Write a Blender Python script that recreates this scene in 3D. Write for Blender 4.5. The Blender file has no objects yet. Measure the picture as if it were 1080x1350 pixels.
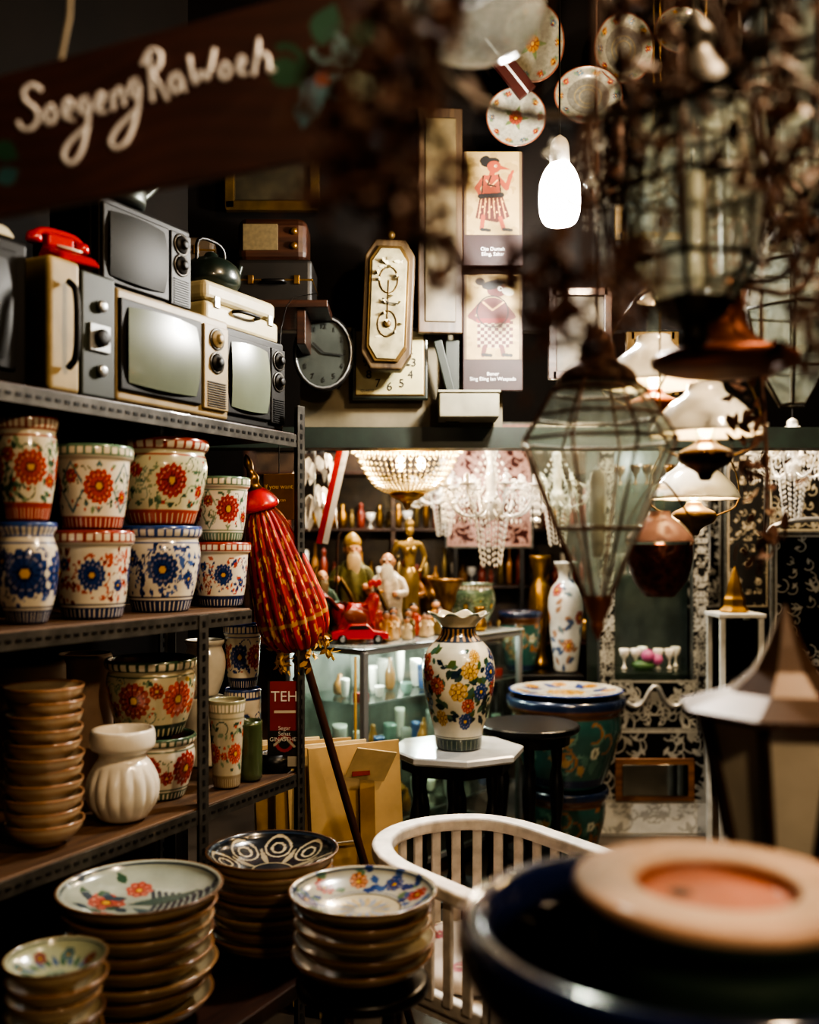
import bpy, math, random
import numpy as np
from mathutils import Vector, Matrix, Euler
random.seed(7)
rng=np.random.RandomState(7)
pi=math.pi
F=1300.; EYE=1.5; HZ=720.
def at(u,v,d):
    # image pixel coordinates + estimated depth -> world metres
    return Vector(((u-540)/F*d, d, EYE-(v-HZ)/F*d))
def lin(h):
    if isinstance(h,str):
        h=h.lstrip('#'); c=[int(h[i:i+2],16)/255 for i in (0,2,4)]
    else: return np.array(h[:3],dtype=float)
    return np.array([x/12.92 if x<=.04045 else ((x+.055)/1.055)**2.4 for x in c])
SC=bpy.context.scene
def link(o): SC.collection.objects.link(o); return o
# ---------------------------------------------------------------- materials
MC={}
def nt(name):
    m=bpy.data.materials.new(name); m.use_nodes=True
    t=m.node_tree; b=t.nodes['Principled BSDF']; return m,t,b
def M(name,col='#888888',rough=.5,metal=0,var=.25,scale=14,bump=0,emit=0,coat=0,spec=.5,sss=0):
    if name in MC: return MC[name]
    m,t,b=nt(name); N=t.nodes; L=t.links
    c=lin(col)
    tc=N.new('ShaderNodeTexCoord'); no=N.new('ShaderNodeTexNoise'); no.inputs['Scale'].default_value=scale; no.inputs['Detail'].default_value=5
    L.new(tc.outputs['Object'],no.inputs['Vector'])
    r=N.new('ShaderNodeValToRGB'); r.color_ramp.elements[0].position=.3; r.color_ramp.elements[1].position=.7
    r.color_ramp.elements[0].color=(*(c*(1-var)),1); r.color_ramp.elements[1].color=(*np.clip(c*(1+var*.6),0,1),1)
    L.new(no.outputs['Fac'],r.inputs['Fac']); L.new(r.outputs['Color'],b.inputs['Base Color'])
    b.inputs['Roughness'].default_value=rough; b.inputs['Metallic'].default_value=metal
    b.inputs['Coat Weight'].default_value=coat; b.inputs['Specular IOR Level'].default_value=spec
    if bump:
        bp=N.new('ShaderNodeBump'); bp.inputs['Strength'].default_value=bump; bp.inputs['Distance'].default_value=.01
        L.new(no.outputs['Fac'],bp.inputs['Height']); L.new(bp.outputs['Normal'],b.inputs['Normal'])
    if emit:
        b.inputs['Emission Color'].default_value=(*c,1); b.inputs['Emission Strength'].default_value=emit
    MC[name]=m; return m
def VC(name,rough=.3,coat=.3,metal=0,grime=.35):
    if name in MC: return MC[name]
    m,t,b=nt(name); N=t.nodes; L=t.links
    a=N.new('ShaderNodeAttribute'); a.attribute_name='Col'
    tc=N.new('ShaderNodeTexCoord'); no=N.new('ShaderNodeTexNoise'); no.inputs['Scale'].default_value=9; no.inputs['Detail'].default_value=8
    L.new(tc.outputs['Object'],no.inputs['Vector'])
    r=N.new('ShaderNodeMapRange'); r.inputs['From Min'].default_value=.3; r.inputs['From Max'].default_value=.7
    r.inputs['To Min'].default_value=1-grime; r.inputs['To Max'].default_value=1
    L.new(no.outputs['Fac'],r.inputs['Value'])
    mx=N.new('ShaderNodeVectorMath'); mx.operation='SCALE'
    L.new(a.outputs['Color'],mx.inputs[0]); L.new(r.outputs['Result'],mx.inputs['Scale'])
    L.new(mx.outputs['Vector'],b.inputs['Base Color'])
    b.inputs['Roughness'].default_value=rough; b.inputs['Coat Weight'].default_value=coat; b.inputs['Coat Roughness'].default_value=.08; b.inputs['Metallic'].default_value=metal
    MC[name]=m; return m
def WOOD(name,c1,c2,rough=.5,scale=3,axis=0,coat=0):
    if name in MC: return MC[name]
    m,t,b=nt(name); N=t.nodes; L=t.links
    tc=N.new('ShaderNodeTexCoord'); mp=N.new('ShaderNodeMapping')
    s=[14,14,14]; s[axis]=1.2; mp.inputs['Scale'].default_value=s
    no=N.new('ShaderNodeTexNoise'); no.inputs['Scale'].default_value=scale; no.inputs['Detail'].default_value=8
    r=N.new('ShaderNodeValToRGB'); r.color_ramp.elements[0].position=.35; r.color_ramp.elements[1].position=.65
    r.color_ramp.elements[0].color=(*lin(c1),1); r.color_ramp.elements[1].color=(*lin(c2),1)
    L.new(tc.outputs['Object'],mp.inputs['Vector']); L.new(mp.outputs['Vector'],no.inputs['Vector']); L.new(no.outputs['Fac'],r.inputs['Fac']); L.new(r.outputs['Color'],b.inputs['Base Color'])
    bp=N.new('ShaderNodeBump'); bp.inputs['Strength'].default_value=.25; bp.inputs['Distance'].default_value=.004
    L.new(no.outputs['Fac'],bp.inputs['Height']); L.new(bp.outputs['Normal'],b.inputs['Normal'])
    b.inputs['Roughness'].default_value=rough; b.inputs['Coat Weight'].default_value=coat
    MC[name]=m; return m
def GLASS(name,tint='#f4fbf7',body=.02,refl=.7,dirt='#aab8b0'):
    if name in MC: return MC[name]
    m,t,b=nt(name); N=t.nodes; L=t.links; N.remove(b)
    out=N['Material Output']
    tr=N.new('ShaderNodeBsdfTransparent'); tr.inputs[0].default_value=(*lin(tint),1)
    gl=N.new('ShaderNodeBsdfGlossy'); gl.inputs['Roughness'].default_value=.06
    df=N.new('ShaderNodeBsdfDiffuse'); df.inputs[0].default_value=(*lin(dirt),1)
    tl=N.new('ShaderNodeBsdfTranslucent'); tl.inputs[0].default_value=(*lin(dirt),1)
    ad=N.new('ShaderNodeMixShader'); L.new(df.outputs[0],ad.inputs[1]); L.new(tl.outputs[0],ad.inputs[2])
    lw=N.new('ShaderNodeLayerWeight'); lw.inputs[0].default_value=.5
    pw=N.new('ShaderNodeMath'); pw.operation='POWER'; pw.inputs[1].default_value=3.0; L.new(lw.outputs['Facing'],pw.inputs[0])
    mu=N.new('ShaderNodeMath'); mu.operation='MULTIPLY_ADD'; mu.inputs[1].default_value=refl; mu.inputs[2].default_value=.05; L.new(pw.outputs[0],mu.inputs[0])
    no=N.new('ShaderNodeTexNoise'); no.inputs['Scale'].default_value=18
    ma=N.new('ShaderNodeMath'); ma.operation='MULTIPLY'; ma.inputs[1].default_value=body*2
    L.new(no.outputs['Fac'],ma.inputs[0])
    m1=N.new('ShaderNodeMixShader'); m2=N.new('ShaderNodeMixShader')
    L.new(mu.outputs[0],m1.inputs[0]); L.new(tr.outputs[0],m1.inputs[1]); L.new(gl.outputs[0],m1.inputs[2])
    L.new(ma.outputs[0],m2.inputs[0]); L.new(m1.outputs[0],m2.inputs[1]); L.new(ad.outputs[0],m2.inputs[2])
    L.new(m2.outputs[0],out.inputs['Surface'])
    MC[name]=m; return m
# common
glaze=VC('painted_glaze',.22,.5); matte=VC('painted_matte',.6,.0); silverp=VC('painted_silver',.3,0,.6)
black=M('black_lacquer','#0c0a09',.35,var=.3); blackm=M('black_metal','#1c1713',.4,.6)
iron=M('rusty_iron','#4a2c1e',.6,.2,var=.5,scale=40,bump=.3)
steel=M('galvanised_angle','#55524d',.45,.7,var=.45,scale=20)
alum=M('aluminium','#a8aaaa',.35,.7,var=.15)
brass=M('aged_brass','#a07838',.3,.9,var=.4); copper=M('aged_copper','#7a4430',.4,.75,var=.45)
white=M('white_ceramic','#d8d2c6',.25,var=.12,coat=.5); cream=M('cream_plastic','#a99d78',.45,var=.2)
dwood=WOOD('dark_wood','#1c0f0a','#3a2014',.4,coat=.2); mwood=WOOD('shelf_wood','#3c2a1e','#64482f',.6)
glass=GLASS('clear_glass'); glassl=GLASS('lantern_glass','#f0f6f0',.17,.6,'#d4dad0')
crystal=M('crystal_beads','#e4dfd4',.06,0,var=.1,coat=1,spec=1)
crystalg=GLASS('crystal_drops_clear','#f0f2f0',.22,.9,'#e4e2da')
goldbead=M('gold_beads','#f0dfac',.12,0,var=.15,coat=1,spec=1)
mirror=M('mirror_glass','#9aa09c',.08,1,var=.25,scale=6)
redp=M('red_paint','#b01610',.3,var=.2,coat=.4)
# ---------------------------------------------------------------- builders
def mk(verts,faces,edges=()):
    me=bpy.data.meshes.new('m'); me.from_pydata([tuple(v) for v in verts],list(edges),[tuple(f) for f in faces]); me.update(); return me
def chaikin(p,it=2):
    p=[np.array(q,float) for q in p]
    for _ in range(it):
        q=[p[0]]
        for a,b in zip(p[:-1],p[1:]): q+= [a*.78+b*.22,a*.22+b*.78]
        q.append(p[-1]); p=q
    return np.array(p)
def resample(p,n):
    d=np.r_[0,np.cumsum(np.linalg.norm(np.diff(p,axis=0),axis=1))]
    s=np.linspace(0,d[-1],n); return np.stack([np.interp(s,d,p[:,k]) for k in range(p.shape[1])],1)
def setcol(me,c):
    a=me.color_attributes.new('Col','FLOAT_COLOR','POINT')
    a.data.foreach_set('color',np.concatenate([c,np.ones((len(c),1))],1).astype(np.float32).ravel())
class G:
    def __init__(s,name,loc=(0,0,0),rz=0,rot=None,sc=1):
        e=bpy.data.objects.new(name,None); e.empty_display_size=.04; link(e)
        e.location=loc; e.rotation_euler=rot if rot else (0,0,rz); e.scale=(sc,)*3 if not hasattr(sc,'__len__') else sc; s.e=e
    def add(s,part,data,mat,loc=(0,0,0),rot=(0,0,0),sc=(1,1,1),smooth=False,bevel=0):
        o=bpy.data.objects.new(part,data); link(o); o.parent=s.e; o.location=loc; o.rotation_euler=rot; o.scale=sc
        if mat: data.materials.append(mat)
        if smooth and hasattr(data,'polygons'): data.polygons.foreach_set('use_smooth',[True]*len(data.polygons))
        if bevel:
            b=o.modifiers.new('b','BEVEL'); b.width=bevel; b.segments=3; b.limit_method='ANGLE'
        return o
    def box(s,part,size,loc,mat,rot=(0,0,0),bevel=.003):
        x,y,z=[a/2 for a in size]
        v=[(-x,-y,-z),(x,-y,-z),(x,y,-z),(-x,y,-z),(-x,-y,z),(x,-y,z),(x,y,z),(-x,y,z)]
        f=[(0,3,2,1),(4,5,6,7),(0,1,5,4),(1,2,6,5),(2,3,7,6),(3,0,4,7)]
        return s.add(part,mk(v,f),mat,loc,rot,bevel=min(bevel,min(size)*.3))
    def lathe(s,part,prof,mat,loc=(0,0,0),seg=48,n=40,it=2,rot=(0,0,0),sc=(1,1,1),paint=None,smooth=True,ph=0,mod=None):
        p=chaikin(prof,it) if it else np.array(prof,float)
        if n: p=resample(p,n)
        n=len(p); th=np.arange(seg)*2*pi/seg
        R=np.repeat(p[:,0],seg); Z=np.repeat(p[:,1],seg); T=np.tile(th,n)
        R0=R.copy()
        if mod is not None: R,Z=mod(R,Z,T)
        V=np.stack([R*np.cos(T+ph),R*np.sin(T+ph),Z],1)
        i=np.arange(seg); j=np.arange(n-1)
        J,I=np.meshgrid(j,i,indexing='ij'); I2=(I+1)%seg
        Fc=np.stack([J*seg+I,J*seg+I2,(J+1)*seg+I2,(J+1)*seg+I],-1).reshape(-1,4)
        me=mk(V.tolist(),Fc.tolist())
        if paint:
            k=int(np.argmax(p[:,1])); outer=np.repeat(np.arange(n)<=k,seg)
            setcol(me,paint(T,R0,Z,outer,p[:,1].max(),p[:,0].max()))
        return s.add(part,me,mat,loc,rot,sc,smooth)
    def ball(s,part,r,loc,mat,sc=(1,1,1),rot=(0,0,0),seg=24,n=16):
        pr=[(max(0,math.sin(a)*r),-math.cos(a)*r) for a in np.linspace(0,pi,n)]
        return s.lathe(part,pr,mat,loc,seg,None,0,rot,sc)
    def tube(s,part,lines,r,mat,cyc=False,loc=(0,0,0),rot=(0,0,0),smooth=1,taper=None,sc=(1,1,1)):
        cu=bpy.data.curves.new(part,'CURVE'); cu.dimensions='3D'; cu.bevel_depth=r; cu.bevel_resolution=2; cu.use_fill_caps=True
        if not hasattr(lines[0][0],'__len__'): lines=[lines]
        for ln in lines:
            p=np.array([tuple(q) for q in ln],float)
            if smooth and len(p)>2 and not cyc: p=chaikin(p,2)
            sp=cu.splines.new('POLY'); sp.points.add(len(p)-1)
            for k,q in enumerate(p):
                sp.points[k].co=(*q,1)
                if taper: sp.points[k].radius=taper[0]+(taper[1]-taper[0])*k/(len(p)-1)
            sp.use_cyclic_u=cyc; sp.use_smooth=True
        return s.add(part,cu,mat,loc,rot,sc)
    def panel(s,part,w,h,U,V,paint,mat,loc=(0,0,0),rot=(0,0,0),nx=90,ny=None,curve=None):
        ny=ny or max(2,int(nx*h/w)); gx=np.linspace(0,1,nx); gz=np.linspace(0,1,ny)
        X,Z=np.meshgrid(gx,gz); X=X.ravel();Z=Z.ravel()
        Y=np.zeros_like(X) if curve is None else curve(X,Z)
        V_=np.stack([(X-.5)*w,Y,Z*h],1)
        J,I=np.meshgrid(np.arange(ny-1),np.arange(nx-1),indexing='ij'); a=J*nx+I
        me=mk(V_.tolist(),np.stack([a,a+1,a+nx+1,a+nx],-1).reshape(-1,4).tolist())
        c=Can(X*U,Z*V,'#888888'); paint(c); setcol(me,c.c)
        return s.add(part,me,mat,loc,rot,smooth=curve is not None)
    def text(s,part,body,size,loc,mat,rot=(pi/2,0,0),al='CENTER',ext=.0006):
        cu=bpy.data.curves.new(part,'FONT'); cu.body=body; cu.size=size; cu.align_x=al; cu.align_y='CENTER'; cu.extrude=ext
        return s.add(part,cu,mat,loc,rot)
    def scatter(s,part,tmpl,mats,mat,smooth=False):
        tv,tf=tmpl; tv=np.array(tv,float); V=[];Fs=[]
        for k,m in enumerate(mats):
            A=np.array(m); V.append(tv@A[:3,:3].T+A[:3,3]); Fs+= [tuple(i+k*len(tv) for i in f) for f in tf]
        return s.add(part,mk(np.concatenate(V).tolist(),Fs),mat,smooth=smooth)
    def skin(s,part,pts,edges,rad,mat,loc=(0,0,0),sc=(1,1,1),rot=(0,0,0)):
        me=mk(pts,[],edges); o=s.add(part,me,mat,loc,rot,sc)
        o.modifiers.new('s','SKIN')
        for k,r in enumerate(rad):
            me.skin_vertices[0].data[k].radius=(r,r) if not hasattr(r,'__len__') else r
        me.skin_vertices[0].data[0].use_root=True
        sb=o.modifiers.new('u','SUBSURF'); sb.levels=2; sb.render_levels=2
        return o
    def light(s,part,loc,W,col,size):
        l=bpy.data.lights.new(part,'POINT'); l.energy=W; l.color=col; l.shadow_soft_size=size; o=bpy.data.objects.new(part,l); link(o); o.parent=s.e; o.location=loc
def TM(loc,rot=(0,0,0),s=1):
    S=Matrix.Diagonal((s,s,s,1)) if not hasattr(s,'__len__') else Matrix.Diagonal((*s,1))
    return Matrix.Translation(loc)@Euler(rot).to_matrix().to_4x4()@S
OCT=([(1,0,0),(0,1,0),(-1,0,0),(0,-1,0),(0,0,1.2),(0,0,-1.2)],[(0,1,4),(1,2,4),(2,3,4),(3,0,4),(1,0,5),(2,1,5),(3,2,5),(0,3,5)])
LEAF=([(0,0,0),(.3,-.25,.06),(.3,.25,.06),(.3,0,0),(.7,-.2,.02),(.7,.2,.02),(.7,0,-.04),(1.1,0,-.1)],[(0,1,3),(0,3,2),(1,4,6,3),(3,6,5,2),(4,7,6),(6,7,5)])
CUBE=([(-.5,-.5,-.5),(.5,-.5,-.5),(.5,.5,-.5),(-.5,.5,-.5),(-.5,-.5,.5),(.5,-.5,.5),(.5,.5,.5),(-.5,.5,.5)],[(0,3,2,1),(4,5,6,7),(0,1,5,4),(1,2,6,5),(2,3,7,6),(3,0,4,7)])
class Can:
    def __init__(s,u,v,base,per=None):
        s.u=u;s.v=v;s.per=per;s.c=np.tile(lin(base),(len(u),1))
    def d(s,cu,cv):
        du=s.u-cu
        if s.per: du=(du+s.per/2)%s.per-s.per/2
        return du,s.v-cv
    def put(s,m,col,a=1.):
        s.c[m]=s.c[m]*(1-a)+lin(col)*a
    def fill(s,col): s.c[:]=lin(col)
    def band(s,v0,v1,col): s.put((s.v>=v0)&(s.v<v1),col)
    def rect(s,u0,v0,u1,v1,col): s.put((s.v>=v0)&(s.v<v1)&(s.u>=u0)&(s.u<u1),col)
    def ell(s,cu,cv,a,b,ang,col):
        x,y=s.d(cu,cv); ca,sa=math.cos(ang),math.sin(ang); X=x*ca+y*sa; Y=-x*sa+y*ca
        s.put((X/a)**2+(Y/b)**2<1,col)
    def leaf(s,cu,cv,L,ang,col,w=.35):
        x,y=s.d(cu,cv); ca,sa=math.cos(ang),math.sin(ang); X=(x*ca+y*sa)/L; Y=(-x*sa+y*ca)/L
        m=(X>0)&(X<1)&(np.abs(Y)<w*np.sin(np.clip(X,0,1)*pi)*(1.1-.4*X)); s.put(m,col)
    def ring(s,cu,cv,R,w,col,a0=-9,a1=9):
        x,y=s.d(cu,cv); r=np.hypot(x,y); p=np.arctan2(y,x); s.put((np.abs(r-R)<w)&(p>a0)&(p<a1),col)
    def flower(s,cu,cv,R,col,dark,n=12,cen='#d8a83a',rot=0):
        x,y=s.d(cu,cv); r=np.hypot(x,y)/R; p=np.arctan2(y,x)+rot; c=np.abs(np.cos(n*p/2))
        m=r<(.84+.16*c); s.put(m,col); s.put(m&(c<.30)&(r>.3),dark); s.put(m&(r>.62)&(r<.7)&(c>.6),'#f2e0cc',.35)
        s.put(r<.3,dark); s.put(r<.2,cen)
    def seg(s,p,q,w,col):
        x,y=s.d(p[0],p[1]); dx,dy=q[0]-p[0],q[1]-p[1]; L=dx*dx+dy*dy+1e-9
        t=np.clip((x*dx+y*dy)/L,0,1); s.put(np.hypot(x-t*dx,y-t*dy)<w,col)
    def line(s,pts,w,col):
        for a,b in zip(pts[:-1],pts[1:]): s.seg(a,b,w,col)
    def poly(s,pts,col):
        ins=np.zeros(len(s.u),bool); n=len(pts)
        for i in range(n):
            x1,y1=pts[i];x2,y2=pts[(i+1)%n]
            if y1==y2: continue
            c=((y1>s.v)!=(y2>s.v))&(s.u<(x2-x1)*(s.v-y1)/(y2-y1)+x1); ins^=c
        s.put(ins,col)
# ---------------------------------------------------------------- pottery
def potpaint(base='#ddd5c2',fl=(('#a3241c','#5e1210'),),leaf=('#34503c','#6b7d58','#2b3f63'),rimc='#8e2a20',foot='#1e2c52',nf=5,R=.27,foli=70,inner='#6a4232',np_=14,seed=0,lat=None,tick='#e0d6c0',vy=.5,vine=True,dots=None):
    def f(T,Rr,Z,outer,h,rm):
        r=random.Random(seed); per=2*pi*rm; c=Can(T*rm,Z,base,per)
        lo,hi=.22*h,.76*h
        if lat:
            k=nf*2; w=per/k
            for i in range(k):
                for dd in (-1,1): c.seg((i*w,lo-.02*h),(i*w+dd*w,hi+.02*h),.014*h,lat)
        if vine:
            for i in range(foli//3):
                cu=r.random()*per; cv=r.uniform(lo+.05*h,hi-.05*h); a=r.uniform(-3,1); c.ring(cu,cv,r.uniform(.04,.09)*h,.007*h,leaf[i%len(leaf)],a,a+3.6)
        for i in range(foli):
            cu=r.random()*per; cv=r.uniform(lo,hi); c.leaf(cu,cv,r.uniform(.06,.12)*h,r.random()*6.3,leaf[i%len(leaf)],.28)
        for i in range(foli//4):
            c.ell(r.random()*per,r.uniform(lo,hi),.018*h,.018*h,0,dots or fl[i%len(fl)][0])
        for i in range(nf*2):
            f1=fl[(i//2)%len(fl)]
            if i%2: c.flower((i/2+.5)*per/nf,h*(.38 if i%4==1 else .62),R*h*.42,f1[0],f1[1],7)
            else:
                cu=(i/2+.5)*per/nf; cv=h*vy; c.flower(cu,cv,R*h*1.14,base,base,np_); c.flower(cu,cv,R*h,f1[0],f1[1],np_,rot=r.random())
        c.band(0,.15*h,foot)
        c.put((Z<.13*h)&(Z>.02*h)&(np.abs((c.u/(per/40))%1-.5)<.13),base)
        c.band(.15*h,.165*h,base); c.band(.165*h,.18*h,foot)
        c.band(.79*h,.805*h,rimc); c.band(.86*h,2*h,rimc)
        c.put((Z>.88*h)&(Z<.96*h)&(np.abs((c.u/(per/30))%1-.5)<.33),tick)
        c.put(~outer,inner); c.put(~outer&(Z>.95*h),rimc)
        return c.c
    return f
def potprof(r,h,kind='bell'):
    k={'bell':[(0,0),(.66,0),(.69,.03),(.76,.15),(.9,.42),(.97,.65),(.93,.8),(.88,.84),(.97,.88),(1,.94),(.98,1),(.9,1),(.86,.85),(.8,.4),(.6,.08),(0,.08)],
       'round':[(0,0),(.6,0),(.66,.05),(.86,.25),(1,.52),(.96,.72),(.82,.84),(.8,.88),(.93,.94),(.92,1),(.84,1),(.74,.86),(.8,.5),(.6,.1),(0,.1)],
       'tub':[(0,0),(.68,0),(.72,.04),(.82,.3),(.88,.6),(.9,.78),(.9,.82),(1,.85),(1,.98),(.96,1),(.86,1),(.82,.8),(.6,.1),(0,.1)],
       'cup':[(0,0),(.68,0),(.72,.05),(.8,.4),(.93,.85),(1,1),(.93,1),(.86,.84),(.65,.1),(0,.1)],
       'cyl':[(0,0),(.95,0),(1,.03),(1,.97),(.97,1),(.9,1),(.88,.9),(.88,.1),(0,.08)]}[kind]
    return [(a*r,b*h) for a,b in k]
# shelf-line frame
SX,SY=-.789,1.9; ux,uy=.46,.888; nx_,ny_=-.888,.46; RZ=math.atan2(uy,ux)
def sh(px,q=0):
    k=(px-540)/F; X0=SX+nx_*q; Y0=SY+ny_*q; t=(k*Y0-X0)/(ux-k*uy); return Vector((X0+ux*t,Y0+uy*t,0)),t
def loc_t(t,q,z=0): return Vector((SX+ux*t+nx_*q,SY+uy*t+ny_*q,z))
Z1,Z2,Z3=1.82,1.336,.857
def pot(name,px,w,q,z,h,kind,pp,ph=0,seg=220,n=130,mat=None):
    p,t=sh(px,q); r=w/2/F*p.y
    g=G(name,(p.x,p.y,z)); g.lathe('glazed_body',potprof(r,h,kind),mat or glaze,seg=seg,n=n,paint=pp,ph=ph); return g,p,r
# ---------------------------------------------------------------- room
def wallbox(name,size,loc,mat,rz=0):
    g=bpy.data.objects.new(name,mk(*[[(a*size[0],b*size[1],c*size[2]) for a,b,c in CUBE[0]],CUBE[1]])); link(g); g.location=loc; g.rotation_euler=(0,0,rz); g.data.materials.append(mat); return g
plaster=M('dark_plaster','#100b07',.8,var=.4,scale=4,bump=.2,spec=.2); creamw=M('cream_wall','#6c6450',.7,var=.4,scale=5,bump=.1)
floorm=M('worn_floor','#4a4036',.35,var=.4,scale=5,bump=.1); ceilm=M('dark_ceiling','#0c0806',.9,var=.4,spec=.2)
wallbox('floor',(6.4,8.6,.1),(.6,3,-.05),floorm)
wallbox('ceiling',(6.4,8.6,.1),(.6,3,3.75),ceilm)
wallbox('wall_back',(6.4,.1,3.7),(.6,7.25,1.85),plaster)
wallbox('wall_right',(.1,8.4,3.7),(3.75,3,1.85),plaster)
wallbox('wall_left',(.1,8.4,3.7),(-2.55,3,1.85),plaster)
wallbox('wall_front',(6.4,.1,3.7),(.6,-1.25,1.85),plaster)
wallbox('wall_partition',(2.6,.05,3.7),loc_t(-.15,.53,1.85),plaster,RZ)
BH=3.62
wallbox('wall_bulkhead',(6.2,.06,1.4),(.6,BH+.06,3.0),M('stained_boards','#0f0906',.7,var=.5,scale=5,bump=.2,spec=.2))
wallbox('wall_ledge',(.74,.09,.37),((-.03),BH+.03,2.115),creamw)
wallbox('trim_beam',(6.2,.12,.075),(.6,BH+.02,1.895),M('green_beam','#16231c',.5,var=.4))
# ---------------------------------------------------------------- shelving
g=G('metal_shelving',(SX,SY,0),RZ)
for i,z in enumerate((Z1,Z2,Z3)):
    L0,L1=(-.75,1.03) if i!=1 else (-.75,.80)
    g.box(f'plank_{i+1}',(L1-L0,.5,.02),((L0+L1)/2,.25,z-.0101),mwood if i else dwood)
    g.box(f'edge_angle_{i+1}',(L1-L0,.003,.036),((L0+L1)/2,-.003,z-.022),steel,bevel=.0005)
    k=int((L1-L0)/.025)
    g.scatter(f'edge_slots_{i+1}',CUBE,[TM((L0+.015+j*.025,-.0052,z-.022),s=(.013,.0012,.007)) for j in range(k)],black)
for i,(t,q,z0,z1) in enumerate(((.60,-.006,0,1.33),(1.03,-.006,0,1.9),(1.03,.5,0,1.9),(-.74,-.006,0,1.9),(-.74,.5,0,1.9))):
    g.box(f'post_{i+1}a',(.035,.003,z1-z0),(t,q,(z0+z1)/2),steel,bevel=.0005)
    g.box(f'post_{i+1}b',(.003,.035,z1-z0),(t+.017,q+.016 if q<.1 else q-.016,(z0+z1)/2),steel,bevel=.0005)
    g.scatter(f'post_slots_{i+1}',CUBE,[TM((t,q-.002,z0+.02+j*.028),s=(.009,.0012,.015)) for j in range(int((z1-z0)/.028))],black)
# pots on shelf two
red=('#a83226','#6a1a14'); blu=('#26407a','#14234c'); ora=('#c0523a','#7a2418'); yel=('#c99a30','#7a4a10'); lbl=('#4a6a9a','#1f3468')
gr=('#4d6a54','#7d8f70','#36503f'); bl=('#26407a','#4a66a0','#182c5c')
CF=lambda nf:-1.28-pi/nf
rows=[('flowered_planter',36,80,.10,.222,'bell',4,potpaint(base='#d3cbb4',fl=(('#b04a36','#6a2018'),),rimc='#96382c',foot='#96382c',leaf=gr,nf=4,R=.17,seed=1,foli=200),'round',4,potpaint(fl=(blu,),leaf=bl,rimc='#34508c',foot='#1e2c52',nf=4,R=.25,seed=2,foli=150,tick='#d8d2c4')),
 ('flowered_planter',122,106,.10,.19,'tub',4,potpaint(fl=(('#b8442e','#6a2018'),),leaf=('#4d6a74','#7d8f70','#36503f'),rimc='#62806a',foot='#96382c',nf=4,R=.21,seed=3,lat='#56757c',foli=110),'tub',4,potpaint(fl=(blu,),dots='#a84434',leaf=('#a84434','#b85a46','#7a3028'),rimc='#96382c',foot='#1e2c52',nf=4,R=.18,seed=4,foli=190)),
 ('flowered_planter',212,106,.13,.215,'bell',4,potpaint(base='#c8c4a4',fl=(red,),leaf=gr,rimc='#a04436',foot='#a04436',nf=4,R=.20,seed=5,foli=190),'bell',4,potpaint(fl=(blu,),leaf=bl,rimc='#34508c',foot='#1e2c52',nf=4,R=.20,seed=6,foli=190,tick='#d8d2c4')),
 ('flowered_planter',291,78,.12,.175,'tub',4,potpaint(fl=(red,),leaf=gr,rimc='#5c7460',foot='#5c7460',nf=4,R=.22,seed=8,foli=100,lat='#7d8f78'),'tub',4,potpaint(fl=(blu,),leaf=('#a84434','#b85a46','#2a3c70'),rimc='#96382c',foot='#1e2c52',nf=4,R=.17,seed=9,foli=150))]
hb=[.215,.20,.215,.175]
for (nm,px,w,q,h,kind,n1,pp,k2,n2,pp2),h2 in zip(rows,hb):
    g,p,r=pot(nm,px,w*1.02,q,Z2,h2,k2,pp2,ph=CF(n2))
    g2,p2,r2=pot(nm,px,w if px!=212 else 126,q,Z2+h2+.001,h,kind,pp,ph=CF(n1)+.2)
for t,q in ((-.15,.2),(-.38,.2),(.1,.34),(.35,.36),(.6,.37)):
    p=loc_t(t,q,Z2); g=G('flowered_planter',p); g.lathe('glazed_body',potprof(.09,.2),glaze,seg=100,n=60,paint=potpaint(fl=(blu,),leaf=bl,seed=11))
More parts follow.
